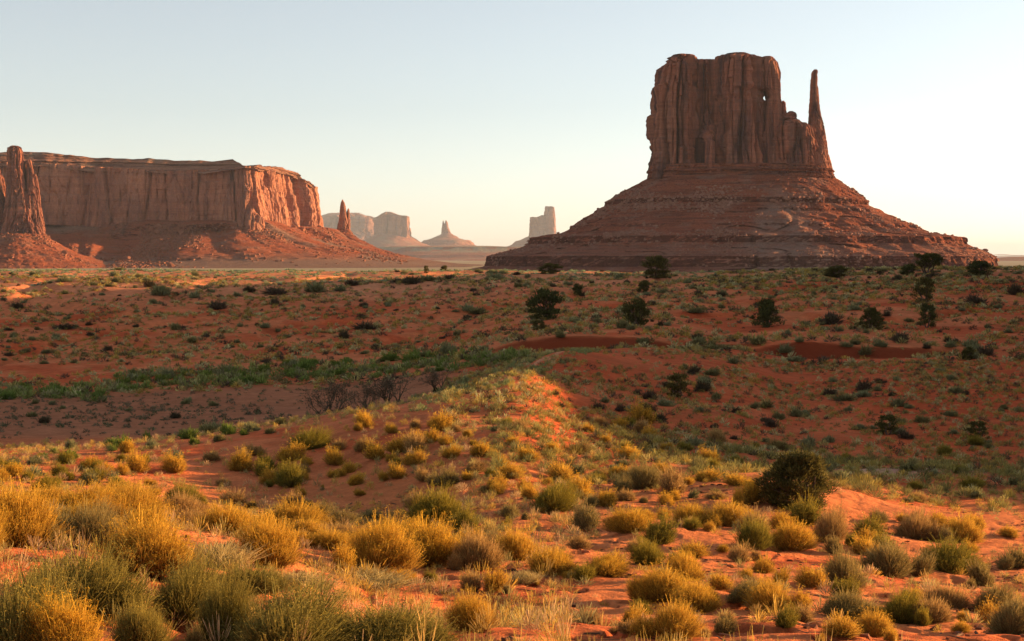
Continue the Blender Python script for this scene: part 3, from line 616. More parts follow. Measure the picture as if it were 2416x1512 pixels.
def scatter_rocks(size_c, pts, n_big, n_small, big, small, label, group, stuff_name, stuff_label, mat='red_boulder'):
    dn = fbm(pts[:, 0] / (size_c * 14), pts[:, 1] / (size_c * 14), pts[:, 2] / (size_c * 9), 3, 17); wt = np.clip(dn + 0.12, 0.02, 1) ** 1.6
    idx = rng.choice(len(pts), n_big + n_small, replace=False, p=wt / wt.sum())
    sizes = rng.uniform(*big, n_big) * rng.choice([0.7, 1.0, 1.5], n_big, p=[.5, .35, .15])
    for i in range(n_big):
        p = pts[idx[i]]; o = link('boulder', BOULD[mat][i % 5]); o.location = (p[0], p[1], p[2] + 0.12 * sizes[i])
        o.rotation_euler = (rng.uniform(-.4, .4), rng.uniform(-.4, .4), rng.uniform(0, 6.28)); o.scale = (sizes[i],) * 3; tag(o, label, 'boulder', group)
    B = np.array([(-.5,-.4,-.3),(.5,-.45,-.3),(.45,.4,-.3),(-.4,.5,-.3),(-.3,-.25,.3),(.35,-.3,.25),(.25,.3,.32),(-.3,.3,.22)])
    Q = np.array([(0,1,5,4),(1,2,6,5),(2,3,7,6),(3,0,4,7),(4,5,6,7)])
    p = pts[idx[n_big:]]; m = len(p); sz = rng.uniform(*small, m) * rng.choice([0.6, 1, 1.6], m); a = rng.uniform(0, 6.28, m)
    V = B[None] * sz[:, None, None] * (1 + 0.35 * rng.uniform(-1, 1, (m, 8, 3)))
    ca, sa = np.cos(a)[:, None], np.sin(a)[:, None]; V = np.stack([V[..., 0]*ca - V[..., 1]*sa, V[..., 0]*sa + V[..., 1]*ca, V[..., 2]], -1) + p[:, None, :]
    me = make_mesh(stuff_name, V.reshape(-1, 3), [(Q[None] + 8 * np.arange(m)[:, None, None]).reshape(-1, 4)], [M[mat]], False)
    tag(link(stuff_name, me), stuff_label, kind='stuff')
V, fr = butte_talus
R = Matrix.Rotation(-fr.a, 3, 'Z'); W = V @ np.array(R).T + np.array(fr.loc)
sel = W[(V[:, 1] < 0) & (V[:, 2] > 8) & (V[:, 2] < 92)]
scatter_rocks(3.0, sel, 110, 4600, (3.0, 6.0), (0.9, 2.6), 'pale boulder lying on the slope of the huge butte', 'boulders on the slope of the huge butte', 'rubble', 'grey and red rubble strewn over the slope of the huge butte', 'boulder')
px_, py_ = pixel(mesa_talus[:, 0], mesa_talus[:, 1], mesa_talus[:, 2])
ok = (px_ > -40) & (px_ < 960) & (py_ > 528) & (py_ < 634) & (mesa_talus[:, 1] < 3300)
sel = mesa_talus[ok]; px_ = px_[ok]
w = rng.random(len(sel)) < np.where((px_ > 90) & (px_ < 480), 1.0, 0.35)
scatter_rocks(5.0, sel[w], 100, 6000, (5.0, 11), (1.8, 4.6), 'red boulder lying on the slope below the long mesa', 'boulders on the slope of the long mesa', 'rubble', 'red rubble strewn over the slope below the long mesa')

V = sb[0][0]; W = V @ np.array(Matrix.Rotation(-f1.a, 3, 'Z')).T + np.array(f1.loc)
scatter_rocks(5.0, W[(V[:, 1] < 0) & (V[:, 0] > -120)], 40, 1500, (4.0, 8.5), (1.3, 3.6), 'red boulder lying on the slope below the cluster of spires', 'boulders on the slope below the spires', 'rubble', 'red rubble strewn below the cluster of spires')
# ------------------------------------------------------------------ plants
def blades(rngl, base, tip, w, a0, a1, bend=0.0):
    """thin tapered leaves from base to tip"""
    n = len(base); d = tip - base; r = rngl.normal(size=(n, 3)); s = np.cross(d, r); s /= np.linalg.norm(s, axis=1)[:, None] + 1e-9
    s = s * np.asarray(w).reshape(-1, 1); mid = base + 0.55 * d + bend * rngl.normal(size=(n, 3)) * np.linalg.norm(d, axis=1)[:, None]
    V = np.stack([base - 0.35 * s, base + 0.35 * s, mid + 0.5 * s, tip + 0.2 * s, tip - 0.2 * s, mid - 0.5 * s], 1)
    A = np.stack([a0, a0, 0.5*(a0+a1), a1, a1, 0.5*(a0+a1)], 1)
    i = 6 * np.arange(n)[:, None]; q = np.concatenate([i + np.array([[0, 1, 2, 5]]), i + np.array([[5, 2, 3, 4]])])
    return V.reshape(-1, 3), q, A.reshape(-1)
def chips(rngl, c, size, a):
    """small leaf or flower faces"""
    n = len(c); u = rngl.normal(size=(n, 3)); u /= np.linalg.norm(u, axis=1)[:, None]; v = np.cross(u, rngl.normal(size=(n, 3))); v /= np.linalg.norm(v, axis=1)[:, None]
    s = np.asarray(size).reshape(-1, 1); V = np.stack([c - s*u, c + .6*s*v, c + s*u, c - .6*s*v], 1)
    return V.reshape(-1, 3), 4 * np.arange(n)[:, None] + np.array([[0, 1, 2, 3]]), np.repeat(a, 4)
def dome_dirs(r, n, low=-0.05):
    z = r.uniform(low, 1, n); a = r.uniform(0, 2 * math.pi, n); h = np.sqrt(np.maximum(0, 1 - z * z)); return np.stack([h * np.cos(a), h * np.sin(a), z], 1)
def bush_mesh(name, mat, seed, n, w, lobes=6, flower=0.5, spiky=0.10, low=0.0):
    """unit shrub: 1 wide, 1 high, base at the origin. Stems fan from the base into several uneven heads. -> (foliage, bloom, woody base)"""
    r = np.random.default_rng(seed); a = 6.28 * np.arange(lobes) / lobes + r.uniform(-.5, .5, lobes); rad = r.uniform(0.12, 0.36, lobes); rad[0] = 0.05
    R = r.uniform(0.30, 0.62, lobes); R[r.integers(0, lobes)] = 0.72; c = np.stack([rad * np.cos(a), rad * np.sin(a), 0 * a], 1); lean = r.normal(size=2) * 0.10
    l = r.choice(lobes, n, p=R ** 2 / (R ** 2).sum()); z = r.uniform(0.12 - low, 1, n) ** 0.8; ph = r.uniform(0, 6.28, n); h = np.sqrt(1 - z * z)
    d = np.stack([h * np.cos(ph), h * np.sin(ph), z], 1); d[:, :2] += 0.55 * c[l, :2] + lean * z[:, None]
    g = fbm(d[:, 0] * 3 + 5 * l, d[:, 1] * 3, d[:, 2] * 3, 2, seed); k = (0.45 + 0.55 * r.beta(2.2, 1.2, n)) * (0.85 + 0.45 * g) + np.where(r.random(n) < 0.22, spiky * 1.6, 0) * r.random(n) * (0.3 + z)
    root = c[l] * np.array([.75, .75, 0]) + np.stack([r.normal(size=n) * 0.05, r.normal(size=n) * 0.05, np.zeros(n)], 1)
    tip = root + d * (R[l] * k)[:, None] * np.array([0.78, 0.78, 1.0]); tip[:, 2] = np.maximum(tip[:, 2], 0.03)
    f = r.uniform(0.25, 0.80, n)[:, None]; base = root + (tip - root) * f + np.array([0, 0, -0.02])
    sc = np.array([0.5 / np.percentile(np.hypot(tip[:, 0], tip[:, 1]), 98)] * 2 + [1 / np.percentile(tip[:, 2], 98.5)])
    tip, base = tip * sc, base * sc
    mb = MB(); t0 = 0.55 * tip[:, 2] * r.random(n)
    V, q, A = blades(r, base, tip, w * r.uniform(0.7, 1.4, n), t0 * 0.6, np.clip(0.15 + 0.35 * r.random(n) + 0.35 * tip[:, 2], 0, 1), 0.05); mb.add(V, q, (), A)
    fol = mb.mesh(name, [mat]); mb = MB()
    m = int(n * flower); pr = np.clip(tip[:, 2] - 0.15, 0.02, 1) ** 1.3; i = r.choice(n, m, p=pr / pr.sum()); cc = tip[i] + r.normal(size=(m, 3)) * 0.015
    V, q, A = chips(r, cc, w * 1.5 * r.uniform(0.6, 1.3, m), r.uniform(0.7, 1.0, m)); mb.add(V, q, (), A); blo = mb.mesh('bloom', [mat]); mb = MB()
    k = 26; i = r.integers(0, n, k); V, q, A = blades(r, root[i], tip[i] * np.array([.8, .8, .75]), np.full(k, max(w, 0.014)), np.zeros(k), np.full(k, 0.05), 0.06); mb.add(V, q, (), A)
    return fol, blo, mb.mesh('woody_base', [mat])
def grass_mesh(name, mat, seed, n, w):
    r = np.random.default_rng(seed); mb = MB(); a = r.uniform(0, 6.28, n); rr = 0.42 * np.sqrt(r.random(n))
    b = np.stack([rr * np.cos(a), rr * np.sin(a), np.zeros(n)], 1); h = r.uniform(0.35, 1.0, n) * (1 - 0.5 * rr / 0.42)
    t = b + np.stack([0.18 * r.normal(size=n), 0.18 * r.normal(size=n), h], 1); V, q, A = blades(r, b, t, w * r.uniform(.7, 1.3, n), np.full(n, 0.1), r.uniform(0.5, 1, n), 0.05); mb.add(V, q, (), A)
    m = n; i = r.integers(0, n, m); f = r.uniform(0.6, 1.02, (m, 1)); V, q, A = chips(r, b[i] + (t[i] - b[i]) * f + r.normal(size=(m, 3)) * 0.012, w * 1.1 * r.uniform(.6, 1.2, m), r.uniform(0.6, 1, m)); mb.add(V, q, (), A)
    return mb.mesh(name, [mat])
PROTO = {}
for kind, flower in (('gold', 1.2), ('green', 1.0), ('olive', 1.0), ('sage', 0.7), ('dry', 0.4)):
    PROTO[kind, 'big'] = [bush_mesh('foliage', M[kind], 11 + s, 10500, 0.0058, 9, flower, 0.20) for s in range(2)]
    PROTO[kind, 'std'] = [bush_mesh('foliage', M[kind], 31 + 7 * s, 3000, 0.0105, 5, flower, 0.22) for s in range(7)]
for s in range(2): PROTO.setdefault(('pale', 'std'), []).append((grass_mesh('pale_grass', M['pale'], 51 + s, 1500, 0.010), None, None))
PROTO['pale', 'big'] = PROTO['pale', 'std']
for kind in ('mid', 'dark', 'wash'):
    PROTO[kind, 'std'] = [bush_mesh('foliage', M[kind], 71 + s, 800, 0.024, 5, 0.9, 0.18, 0.1) for s in range(6)]

def tubes(mb, segs, sides=6, a=0.3):
    for p, q_, r0, r1 in segs:
        p, q_ = np.array(p, float), np.array(q_, float); d = q_ - p; d /= np.linalg.norm(d) + 1e-9
        u = np.cross(d, [0.3, 0.9, 0.2]); u /= np.linalg.norm(u); v = np.cross(d, u); t = np.linspace(0, 2*math.pi, sides, endpoint=False)
        ring = np.cos(t)[:, None] * u + np.sin(t)[:, None] * v
        mb.add(np.concatenate([p + r0 * ring, q_ + r1 * ring]), grid_faces(2, sides, True), (), a)
def juniper(seed, n_clump, n_leaf, leaf, shape, bare=0.10):
    """unit juniper 1 wide, 1 high: (trunk mesh, crown mesh)"""
    r = np.random.default_rng(seed); cl_, lim = [], MB(); wood = []
    stems = r.integers(3, 5)
    for k in range(n_clump):
        z = r.uniform(bare, 0.95); a = r.uniform(0, 6.28)
        if shape == 'cone': rad = 0.46 * (1 - z) ** 0.75 + 0.05
        elif shape == 'flat': rad = 0.47 * math.sqrt(max(0.02, 1 - ((z - 0.62) / 0.42) ** 2)); z = max(z, 0.42)
        else: rad = 0.46 * math.sqrt(max(0.03, 1 - ((z - 0.42) / 0.60) ** 2))
        rad *= 0.80 + 0.45 * noise(math.cos(a) * 1.5 + seed, math.sin(a) * 1.5, z * 2.5, seed)
        rr = rad * r.uniform(0.25, 1.0) ** 0.5; c = np.array([rr * math.cos(a), rr * math.sin(a), z]); cl_.append((c, r.uniform(0.07, 0.15)))
    for k in range(stems):
        a = 6.28 * k / stems + r.uniform(-.4, .4); p = np.array([0.02 * math.cos(a), 0.02 * math.sin(a), -0.04]); R0 = 0.045
        for j in range(4):
            q_ = p + np.array([0.06 * math.cos(a) + 0.03 * r.normal(), 0.06 * math.sin(a) + 0.03 * r.normal(), 0.17]); wood.append((p, q_, R0, R0 * 0.7)); p = q_; R0 *= 0.7
    for c, s in cl_[::3]:
        q_ = c * np.array([0.25, 0.25, 0.6]); wood.append((q_, c, 0.016, 0.004))
    mb = MB(); per = int(n_leaf * 0.8) // n_clump
    for c, s in cl_:
        p = r.normal(size=(per, 3)); p /= np.linalg.norm(p, axis=1)[:, None]; p = p * r.random((per, 1)) ** 0.45 * s * np.array([1.1, 1.1, 0.85]) + c
        p[:, 2] = np.maximum(p[:, 2], 0.0)
        t = p + (p - c * np.array([.6, .6, .8])) * 0.10 + np.array([0, 0, leaf]) * r.uniform(0.3, 1.3, (per, 1)) + r.normal(size=(per, 3)) * leaf * 0.5
        V, q, A = blades(r, p, t, leaf * r.uniform(0.4, 0.8, per), np.full(per, r.uniform(0, 0.4)), np.clip(r.uniform(0.3, 1.0) + 0 * p[:, 0], 0, 1), 0.05); mb.add(V, q, (), A)
    tubes(lim, wood); P_ = np.concatenate(mb.V); sc = np.array([0.5 / np.percentile(np.hypot(P_[:, 0], P_[:, 1]), 97)] * 2 + [1 / np.percentile(P_[:, 2], 98.5)])
    lim.V = [v * sc for v in lim.V]; mb.V = [v * sc for v in mb.V]
    return lim.mesh('trunk', [M['bark']]), mb.mesh('crown', [M['juniper']])
JUN = {'near': juniper(1, 150, 26000, 0.022, 'round', 0.0), 'round': juniper(2, 60, 5200, 0.042, 'round', 0.0), 'round2': juniper(3, 60, 5200, 0.042, 'round', 0.0),
       'cone': juniper(4, 60, 5200, 0.042, 'cone', 0.0), 'flat': juniper(5, 46, 4600, 0.042, 'flat', 0.40), 'thin': juniper(6, 34, 3000, 0.045, 'round', 0.02)}
TREES = [  # px, base row, width, height, shape, label, place words used in neighbours' labels
 (1878,1200,172,130,'near','largest and nearest juniper, dense and bushy on the sunlit sand','the largest juniper'),
 (1288,752,86,68,'round','broad round juniper on the red bank above the dark cut','the broad juniper above the cut'),
 (1500,769,64,62,'round2','upright oval juniper behind the middle of the cut bank','the oval juniper above the cut'),
 (1808,771,72,64,'cone','pointed juniper with spreading skirts above the cut bank','the pointed juniper'),
 (2055,777,62,50,'cone','dark low cone-shaped juniper near the right end of the cut bank','the cone-shaped juniper'),
 (2186,773,46,56,'thin','thin olive juniper standing below the ragged one at right','the thin olive juniper'),
 (1545,655,66,50,'round','dark juniper on the sand rim in front of the huge butte','the dark juniper on the rim'),
 (1520,690,33,28,'round2','small round juniper just below the rim juniper','the small juniper below the rim'),
 (2186,648,78,50,'flat','flat-topped juniper with a bare trunk on the right skyline','the flat-topped juniper'),
 (2145,650,40,26,'round2','low bushy juniper touching the flat-topped one on its left','the bushy juniper on the skyline'),
 (2311,650,66,33,'round','wide low dome of juniper at the right end of the skyline','the dome juniper at right'),
 (1974,655,58,27,'round2','squat dark juniper among pale shrubs on the right rim','the squat juniper on the rim'),
 (2180,717,56,62,'thin','ragged sparse juniper with a leaning trunk below the skyline','the ragged juniper'),
 (1600,938,62,56,'thin','lone sparse juniper on the red slope of the bowl','the lone juniper in the bowl'),
 (2094,1026,58,46,'thin','small dark juniper beside the bare red mound','the juniper by the red mound'),
 (1299,646,54,24,'round','low spreading juniper on the rim left of the bright dune','the low juniper by the dune'),
 (1005,637,14,18,'thin','tiny juniper on the skyline below the crowned far butte','the tiny skyline juniper'),
 (1048,639,18,12,'round2','tiny low juniper on the skyline just right of the other tiny one','the low skyline juniper'),
 (1362,698,25,26,'round2','small upright juniper on the dark red slope right of the broad one','the small juniper on the dark slope'),
 (2307,1036,56,42,'thin','sparse dark juniper at the right side of the bowl','the sparse juniper at right'),
 (2284,850,32,30,'round2','small dark juniper right of the end of the cut bank','the small juniper past the cut'),
 (1270,782,38,26,'thin','scraggy little juniper just above the left part of the cut','the scraggy juniper')]
LAND = []
random.seed(5)
for i, (px, py, w, h, shp, lab, place) in enumerate(TREES):
    p = ground_at(px, py)
    if p is None: p = ground_at(px, py + 8)
    if p is None: continue
    sx, sz = w * p[1] / F, h * p[1] / F
    o = empty('juniper_tree', (p[0], p[1], p[2] - 0.02 * sz), lab, 'tree', 'junipers dotted over the desert', 0.0)
    rz = random.uniform(0, 6.28) if shp != 'near' else 1.0
    tm, cm = JUN[shp]
    for nm, me in (('trunk', tm), ('crown', cm)):
        c = link(nm, me, o); c.rotation_euler = (0, 0, rz); c.scale = (sx, sx, sz)
    LAND.append((px, py - h / 2, place))
LAND += [(300, 920, 'the green band along the wash'), (650, 890, 'the green band along the wash'), (1000, 850, 'the green thicket in the wash'), (1370, 810, 'the left part of the cut bank'), (1950, 835, 'the right part of the cut bank'), (1200, 900, 'the orange knoll'),
         (2000, 1100, 'the white dry patch'), (2050, 1000, 'the bare red mound'), (400, 640, 'the skyline under the long mesa'), (150, 640, 'the skyline under the rock spires'), (650, 640, 'the skyline under the end of the mesa'), (1600, 650, 'the bright dune on the rim'), (790, 950, 'the grey bare bush'), (300, 1000, 'the bare flat by the wash')]

PLANTS = []   # every individual plant: object, px, py, w, h, colour word, noun, size word
def place_plant(px, py, w, h, kind, name, group, big=None, p=None):
    p = ground_at(px, py - 0.07 * w) if p is None else p
    if p is None: return None
    sx, sz = w * p[1] / F, max(h - 0.12 * w, 0.4 * h) * p[1] / F
    key = (kind, 'big' if (big if big is not None else w > 95) else 'std')
    if key not in PROTO: key = (kind, 'std')
    fol, blo, wood = random.choice(PROTO[key])
    o = link(name, fol)
    if w > 36 and blo is not None and kind not in ('mid', 'dark', 'wash'):
        link('bloom', blo, o); link('woody_base', wood, o)
    o.location = (p[0], p[1], p[2] - 0.03 * sz)
    o.rotation_euler = (0, 0, random.choice([0, math.pi]) + random.uniform(-.5, .5)); o.scale = (sx * random.uniform(0.95, 1.25), sx * random.uniform(0.75, 1.0), sz)
    PLANTS.append((o, px, py - h / 2, w, h, kind, name, group)); OCC.append((p[0], p[1], 0.42 * sx)); return o
OCC = []
FORE = [
 (165,1568,170,140,'gold'), (45,1305,190,150,'gold'),(190,1232,130,80,'gold'),(325,1236,160,92,'gold'),(430,1228,90,60,'dry'),(212,1308,150,105,'sage'),(345,1375,190,135,'gold'),(195,1482,280,165,'olive'),(40,1570,270,200,'olive'),
 (533,1275,145,78,'gold'),(642,1348,140,112,'gold'),(700,1262,125,72,'gold'),(795,1292,120,56,'dry'),(900,1354,140,112,'gold'),(1010,1345,140,102,'gold'),(1127,1348,100,84,'dry'),(1215,1330,100,74,'gold'),
 (1110,1398,55,48,'dry'),(1163,1398,62,52,'gold'),(500,1352,175,88,'pale'),(705,1398,150,62,'pale'),(850,1392,170,62,'pale'),(430,1468,170,130,'olive'),(590,1412,150,74,'olive'),(660,1580,320,175,'olive'),(905,1560,260,120,'olive'),(520,1530,120,150,'olive'),
 (1110,1494,98,80,'gold'),(1017,1374,42,26,'green'),(1238,1378,55,40,'pale'),(432,1198,84,52,'green'),(681,1154,76,58,'green'),(549,1198,72,40,'dry'),(804,1248,80,46,'sage'),(758,1228,72,42,'sage'),(866,1236,70,34,'sage'),
 (1028,1252,120,88,'green'),(985,1205,60,44,'dry'),(325,1118,66,46,'gold'),(567,1116,64,50,'gold'),(628,1112,60,36,'green'),(725,1068,104,54,'green'),(680,1095,76,44,'gold'),(1168,1162,52,36,'gold'),(1202,1132,62,36,'gold'),
 (1326,1138,76,42,'gold'),(1057,1152,62,46,'sage'),(970,1102,58,36,'gold'),(942,1072,56,38,'gold'),(886,1088,60,40,'gold'),(937,1132,54,36,'gold'),(690,1202,60,38,'dry'),(760,1158,14,14,'green'),(860,1010,46,36,'gold'),
 (1302,1212,112,68,'green'),(1376,1184,72,54,'gold'),(1516,1158,82,58,'sage'),(1591,1172,78,62,'dry'),(1384,1258,78,60,'sage'),(1482,1262,94,58,'gold'),(1548,1294,78,66,'green'),(1637,1248,84,54,'gold'),(1717,1248,92,58,'gold'),(1780,1300,86,70,'green'),
 (1870,1304,100,66,'gold'),(1897,1244,74,64,'green'),(1952,1284,82,78,'dry'),(2050,1274,66,52,'green'),(2150,1276,84,66,'dry'),(2270,1286,90,60,'gold'),(1532,1336,88,58,'green'),(1622,1378,94,68,'gold'),(1310,1362,112,64,'gold'),(1422,1366,132,54,'gold'),
 (1562,1424,110,76,'gold'),(1650,1450,125,74,'gold'),(1745,1328,62,42,'dry'),(1592,1512,115,82,'gold'),(1822,1452,120,78,'gold'),(1780,1424,110,56,'sage'),(1998,1394,95,84,'sage'),(2092,1368,125,84,'sage'),(2232,1358,125,78,'green'),(2322,1388,72,60,'sage'),(2042,1314,74,44,'gold'),
 (2120,1474,95,74,'green'),(2232,1440,90,58,'dry'),(2196,1474,90,60,'dry'),(2338,1452,110,70,'sage'),(2395,1345,66,52,'sage'),(1998,1464,120,64,'sage'),(2062,1508,90,60,'gold'),(1985,1512,80,52,'gold'),(2385,1505,110,90,'sage'),
 (1205,1225,54,36,'sage'),(1150,1290,80,40,'sage'),(1430,1200,60,40,'gold'),(1770,1195,60,64,'gold'),(2290,1310,50,30,'gold'),(1640,1320,70,36,'gold'),(1365,1300,60,36,'dry'),(1250,1180,46,34,'gold'),(1190,1255,34,30,'green'),
 (100,1160,60,36,'green'),(210,1140,70,34,'green'),(105,1212,150,60,'gold'),(250,1200,120,56,'gold'),(620,1265,80,50,'gold'),(455,1260,100,56,'dry'),(1840,1250,56,40,'gold'),(2210,1250,60,40,'gold'),(2380,1272,50,28,'gold'),(30,1128,60,34,'gold'),
 (790,1100,60,40,'gold'),(850,1070,56,36,'dry'),(1010,1050,50,34,'gold'),(1040,1020,60,44,'gold'),(1130,1080,56,34,'gold'),(1060,1085,50,32,'gold'),(1115,1120,50,32,'dry'),(1245,1090,56,34,'gold'),(1300,1075,50,30,'gold'),(1000,1140,50,32,'dry'),
 (1890,1470,70,40,'dry'),(1710,1500,70,46,'sage'),(1480,1500,60,36,'dry'),(1230,1452,36,26,'pale'),(1300,1450,40,26,'pale'),(1690,1180,44,22,'dry'),(1660,1140,60,30,'gold'),(1740,1150,64,30,'gold'),(1560,1120,56,28,'gold'),(1450,1130,64,32,'gold'),
]
NAMES = {'gold': ('rabbitbrush', 'golden rabbitbrush on the sunlit foreground sand'), 'green': ('rabbitbrush', 'green rabbitbrush on the foreground sand'), 'olive': ('sand_sage', 'feathery olive shrubs at the near edge'),
         'sage': ('sagebrush', 'grey sagebrush on the foreground sand'), 'dry': ('dry_shrub', 'dry twiggy shrubs on the foreground sand'), 'pale': ('grass_clump', 'pale grass clumps on the foreground sand'),
         'mid': ('sagebrush', 'sagebrush dotted over the slopes beyond the wash'), 'dark': ('blackbrush', 'dark shrubs dotted over the slopes beyond the wash'), 'wash': ('willow_shrub', 'bright green shrubs along the wash')}
rs = np.random.default_rng(4)
for px, py, w, h, kind in FORE:
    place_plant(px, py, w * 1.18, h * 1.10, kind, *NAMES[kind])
for px, py, w, h, kind in FORE:
    if 50 < w < 200 and rs.random() < 0.75:      # smaller neighbours leaning on the big ones
        q = 0.35 + 0.35 * rs.random(); k2 = kind if rs.random() < .6 else str(rs.choice(['gold', 'dry', 'green', 'sage']))
        if k2 in ('pale', 'olive'): k2 = 'gold'
        sg = rs.choice([-1, 1]); place_plant(px + sg * w * (0.42 + 0.25 * rs.random()), py + rs.uniform(-0.12, 0.15) * h, w * q, h * q * 1.1, k2, *NAMES[k2])

for t in range(34):      # the almost unbroken golden growth along the near bank
    px = rs.uniform(-10, 1180); py = 1222 + 0.075 * px + rs.uniform(-14, 26); w = rs.uniform(60, 125)
    k2 = str(rs.choice(['gold', 'dry', 'pale'], p=[.72, .16, .12])); place_plant(px, py, w, w * rs.uniform(.42, .62), k2, *NAMES[k2])
for px, py, w, h in [(760,1545,190,110),(560,1480,120,70),(330,1545,150,120),(1010,1540,150,80),(120,1430,150,90)]:
    place_plant(px, py, w, h, 'olive', *NAMES['olive'])
# bare bushes by the wash
def bare_bush(seed):
    r = np.random.default_rng(seed); mb = MB(); segs = []
    def grow(p, d, ln, rad, lev):
        q_ = p + d * ln; segs.append((p, q_, rad, rad * 0.6, 0.1 + 0.22 * lev))
        if lev < 4:
            for k in range(r.integers(2, 4)):
                e = d + r.normal(size=3) * 0.38 + np.array([0, 0, 0.10]); grow(q_, e / np.linalg.norm(e), ln * r.uniform(.6, .85), rad * .6, lev + 1)
    for k in range(9):
        d = dome_dirs(r, 1, 0.45)[0]; grow(r.normal(size=3) * np.array([.08, .08, 0]), d, 0.27, 0.018, 0)
    for p, q_, a, b, t in segs: tubes(mb, [(p, q_, a, b)], 4, t)
    e = np.array([s[1] for s in segs if s[4] > 0.7]); V, q, A = chips(r, e + r.normal(size=e.shape) * 0.02, np.full(len(e), 0.012), np.full(len(e), 1.0)); mb.add(V, q, (), A)
    e = np.repeat(np.array([s[1] for s in segs if 0.3 < s[4] < 0.9]), 4, 0); V, q, A = chips(r, e + r.normal(size=e.shape) * 0.05, np.full(len(e), 0.016), np.full(len(e), 0.15)); mb.add(V, q, (), A)
    return mb.mesh('bare_shrub', [M['twig']])
BARE = [bare_bush(s) for s in (3, 4)]
for i, (px, py, w, h, lab) in enumerate([(788,968,115,80,'grey bare-branched shrub with tan tips just behind the ridge'), (925,946,130,72,'wide dark bare-branched shrub in the wash, middle of the three'), (868,950,70,50,'small bare shrub squeezed left of the wide bare one'), (1032,915,84,48,'bare-branched shrub at the right end of the bare ones in the wash')]):
    d = (92, 100, 98, 106)[i]; x = float(side(px, py)) * d; z = float(height(np.array([x]), np.array([d]))[0])
    o = link('bare_shrub', BARE[i % 2]); o.location = (x, d, z - 0.05); zz = max(h * d / F, (float(slope(py - h)) * d - z)); o.scale = (w * d / F, w * d / F, zz * 1.15); tag(o, lab, 'shrub', 'bare-branched shrubs in the wash')

# shrubs on the slopes beyond, found by walking the ground
rg = np.random.default_rng(21); random.seed(9)
def free(p, r, k=0.8):
    if not OCC: return True
    a = np.array(OCC); return bool(np.all(np.hypot(a[:, 0] - p[0], a[:, 1] - p[1]) > k * (a[:, 2] + r)))
def scatter(n, region, kinds, probs, wrange, hr, tries=20):
    c = 0
    for t in range(n * tries):
        if c >= n: break
        px, py = rg.uniform(*region[0]), rg.uniform(*region[1])
        if len(region) > 2 and not region[2](px, py): continue
        p = ground_at(px, py)
        if p is None: continue
        kind = rg.choice(kinds, p=probs); w = wrange[0] * 0.8 + (wrange[1] * 1.15 - wrange[0] * 0.8) * rg.beta(1.3, 2.2); w = w * (0.75 + 0.5 * (p[1] < 160)); r = w * p[1] / F / 2
        if not free(p, r): continue
        if float(fbm(np.array([p[0] / 22]), np.array([p[1] / 22]), 0, 2, 91)[0]) + rg.uniform(-.35, .35) < 0.0: continue
        if place_plant(px, py, w, w * rg.uniform(*hr), kind, *NAMES[kind], big=False, p=p): c += 1
def band(px): return 905 - 0.055 * max(px - 300, 0) + (25 if px < 250 else 0) - 0.045 * max(px - 900, 0)
for px, py, w, h, k2 in [(375,702,72,34,'mid'),(455,706,46,22,'mid'),(590,692,46,20,'dark'),(650,700,78,28,'dark'),(832,677,50,22,'dark'),(938,670,46,16,'dark'),(968,674,60,26,'dark'),(1012,667,54,22,'mid'),(1056,662,40,16,'dark'),(748,694,60,36,'mid'),(862,782,78,28,'dark'),(814,802,30,28,'dark'),(508,733,56,28,'dark'),
  (1165,664,60,24,'mid'),(1110,740,50,24,'mid'),(1130,745,60,26,'mid'),(150,668,44,18,'mid'),(355,680,44,24,'dark'),(40,732,44,22,'dark'),(150,782,66,22,'dark'),(285,640,40,12,'mid'),(800,690,40,22,'mid'),(1470,742,50,28,'mid'),(1960,770,70,34,'dark'),(1960,755,40,22,'dark'),(2020,735,50,20,'mid'),(1690,830,90,24,'mid'),(1520,822,46,22,'mid'),(1730,862,54,24,'mid'),(1870,858,70,22,'mid'),(1990,950,70,26,'mid'),(2035,940,60,24,'mid'),(1405,752,30,14,'dark'),(1640,745,50,22,'mid'),
  (1410,968,40,20,'dark'),(1170,1020,40,20,'mid'),(2305,720,60,30,'dark'),(2395,700,50,34,'dark'),(2170,1000,50,24,'mid'),(2240,985,44,20,'mid')]:
    place_plant(px, py, w, h, k2, *NAMES[k2], big=False)
scatter(62, ((0, 1180), (830, 945), lambda x, y: abs(y - band(x)) < 14 + 10 * (x > 450)), ['wash', 'mid'], [.8, .2], (24, 50), (0.40, 0.66))
scatter(26, ((0, 640), (1010, 1110), lambda x, y: abs(y - (1095 - 0.14 * x)) < 18), ['wash', 'mid'], [.5, .5], (26, 46), (0.5, 0.8))
scatter(18, ((0, 420), (1080, 1150)), ['green', 'mid', 'gold'], [.4, .3, .3], (34, 60), (0.5, 0.7))
scatter(120, ((0, 1150), (650, 860)), ['mid', 'dark'], [.62, .38], (20, 44), (0.42, 0.62))
scatter(120, ((1100, 2415), (640, 790)), ['mid', 'dark'], [.66, .34], (20, 42), (0.42, 0.62))
scatter(22, ((1250, 2415), (800, 850)), ['mid', 'dark'], [.7, .3], (24, 44), (0.45, 0.6))
scatter(66, ((1300, 2415), (860, 1080)), ['mid', 'dark'], [.6, .4], (22, 44), (0.45, 0.65))
scatter(36, ((1300, 2415), (1050, 1190)), ['mid', 'green', 'sage'], [.5, .25, .25], (30, 52), (0.45, 0.65))
scatter(14, ((0, 700), (925, 1010)), ['dark', 'mid'], [.6, .4], (18, 30), (0.5, 0.7))
scatter(26, ((0, 2415), (636, 650)), ['mid', 'dark'], [.7, .3], (22, 44), (0.35, 0.5))

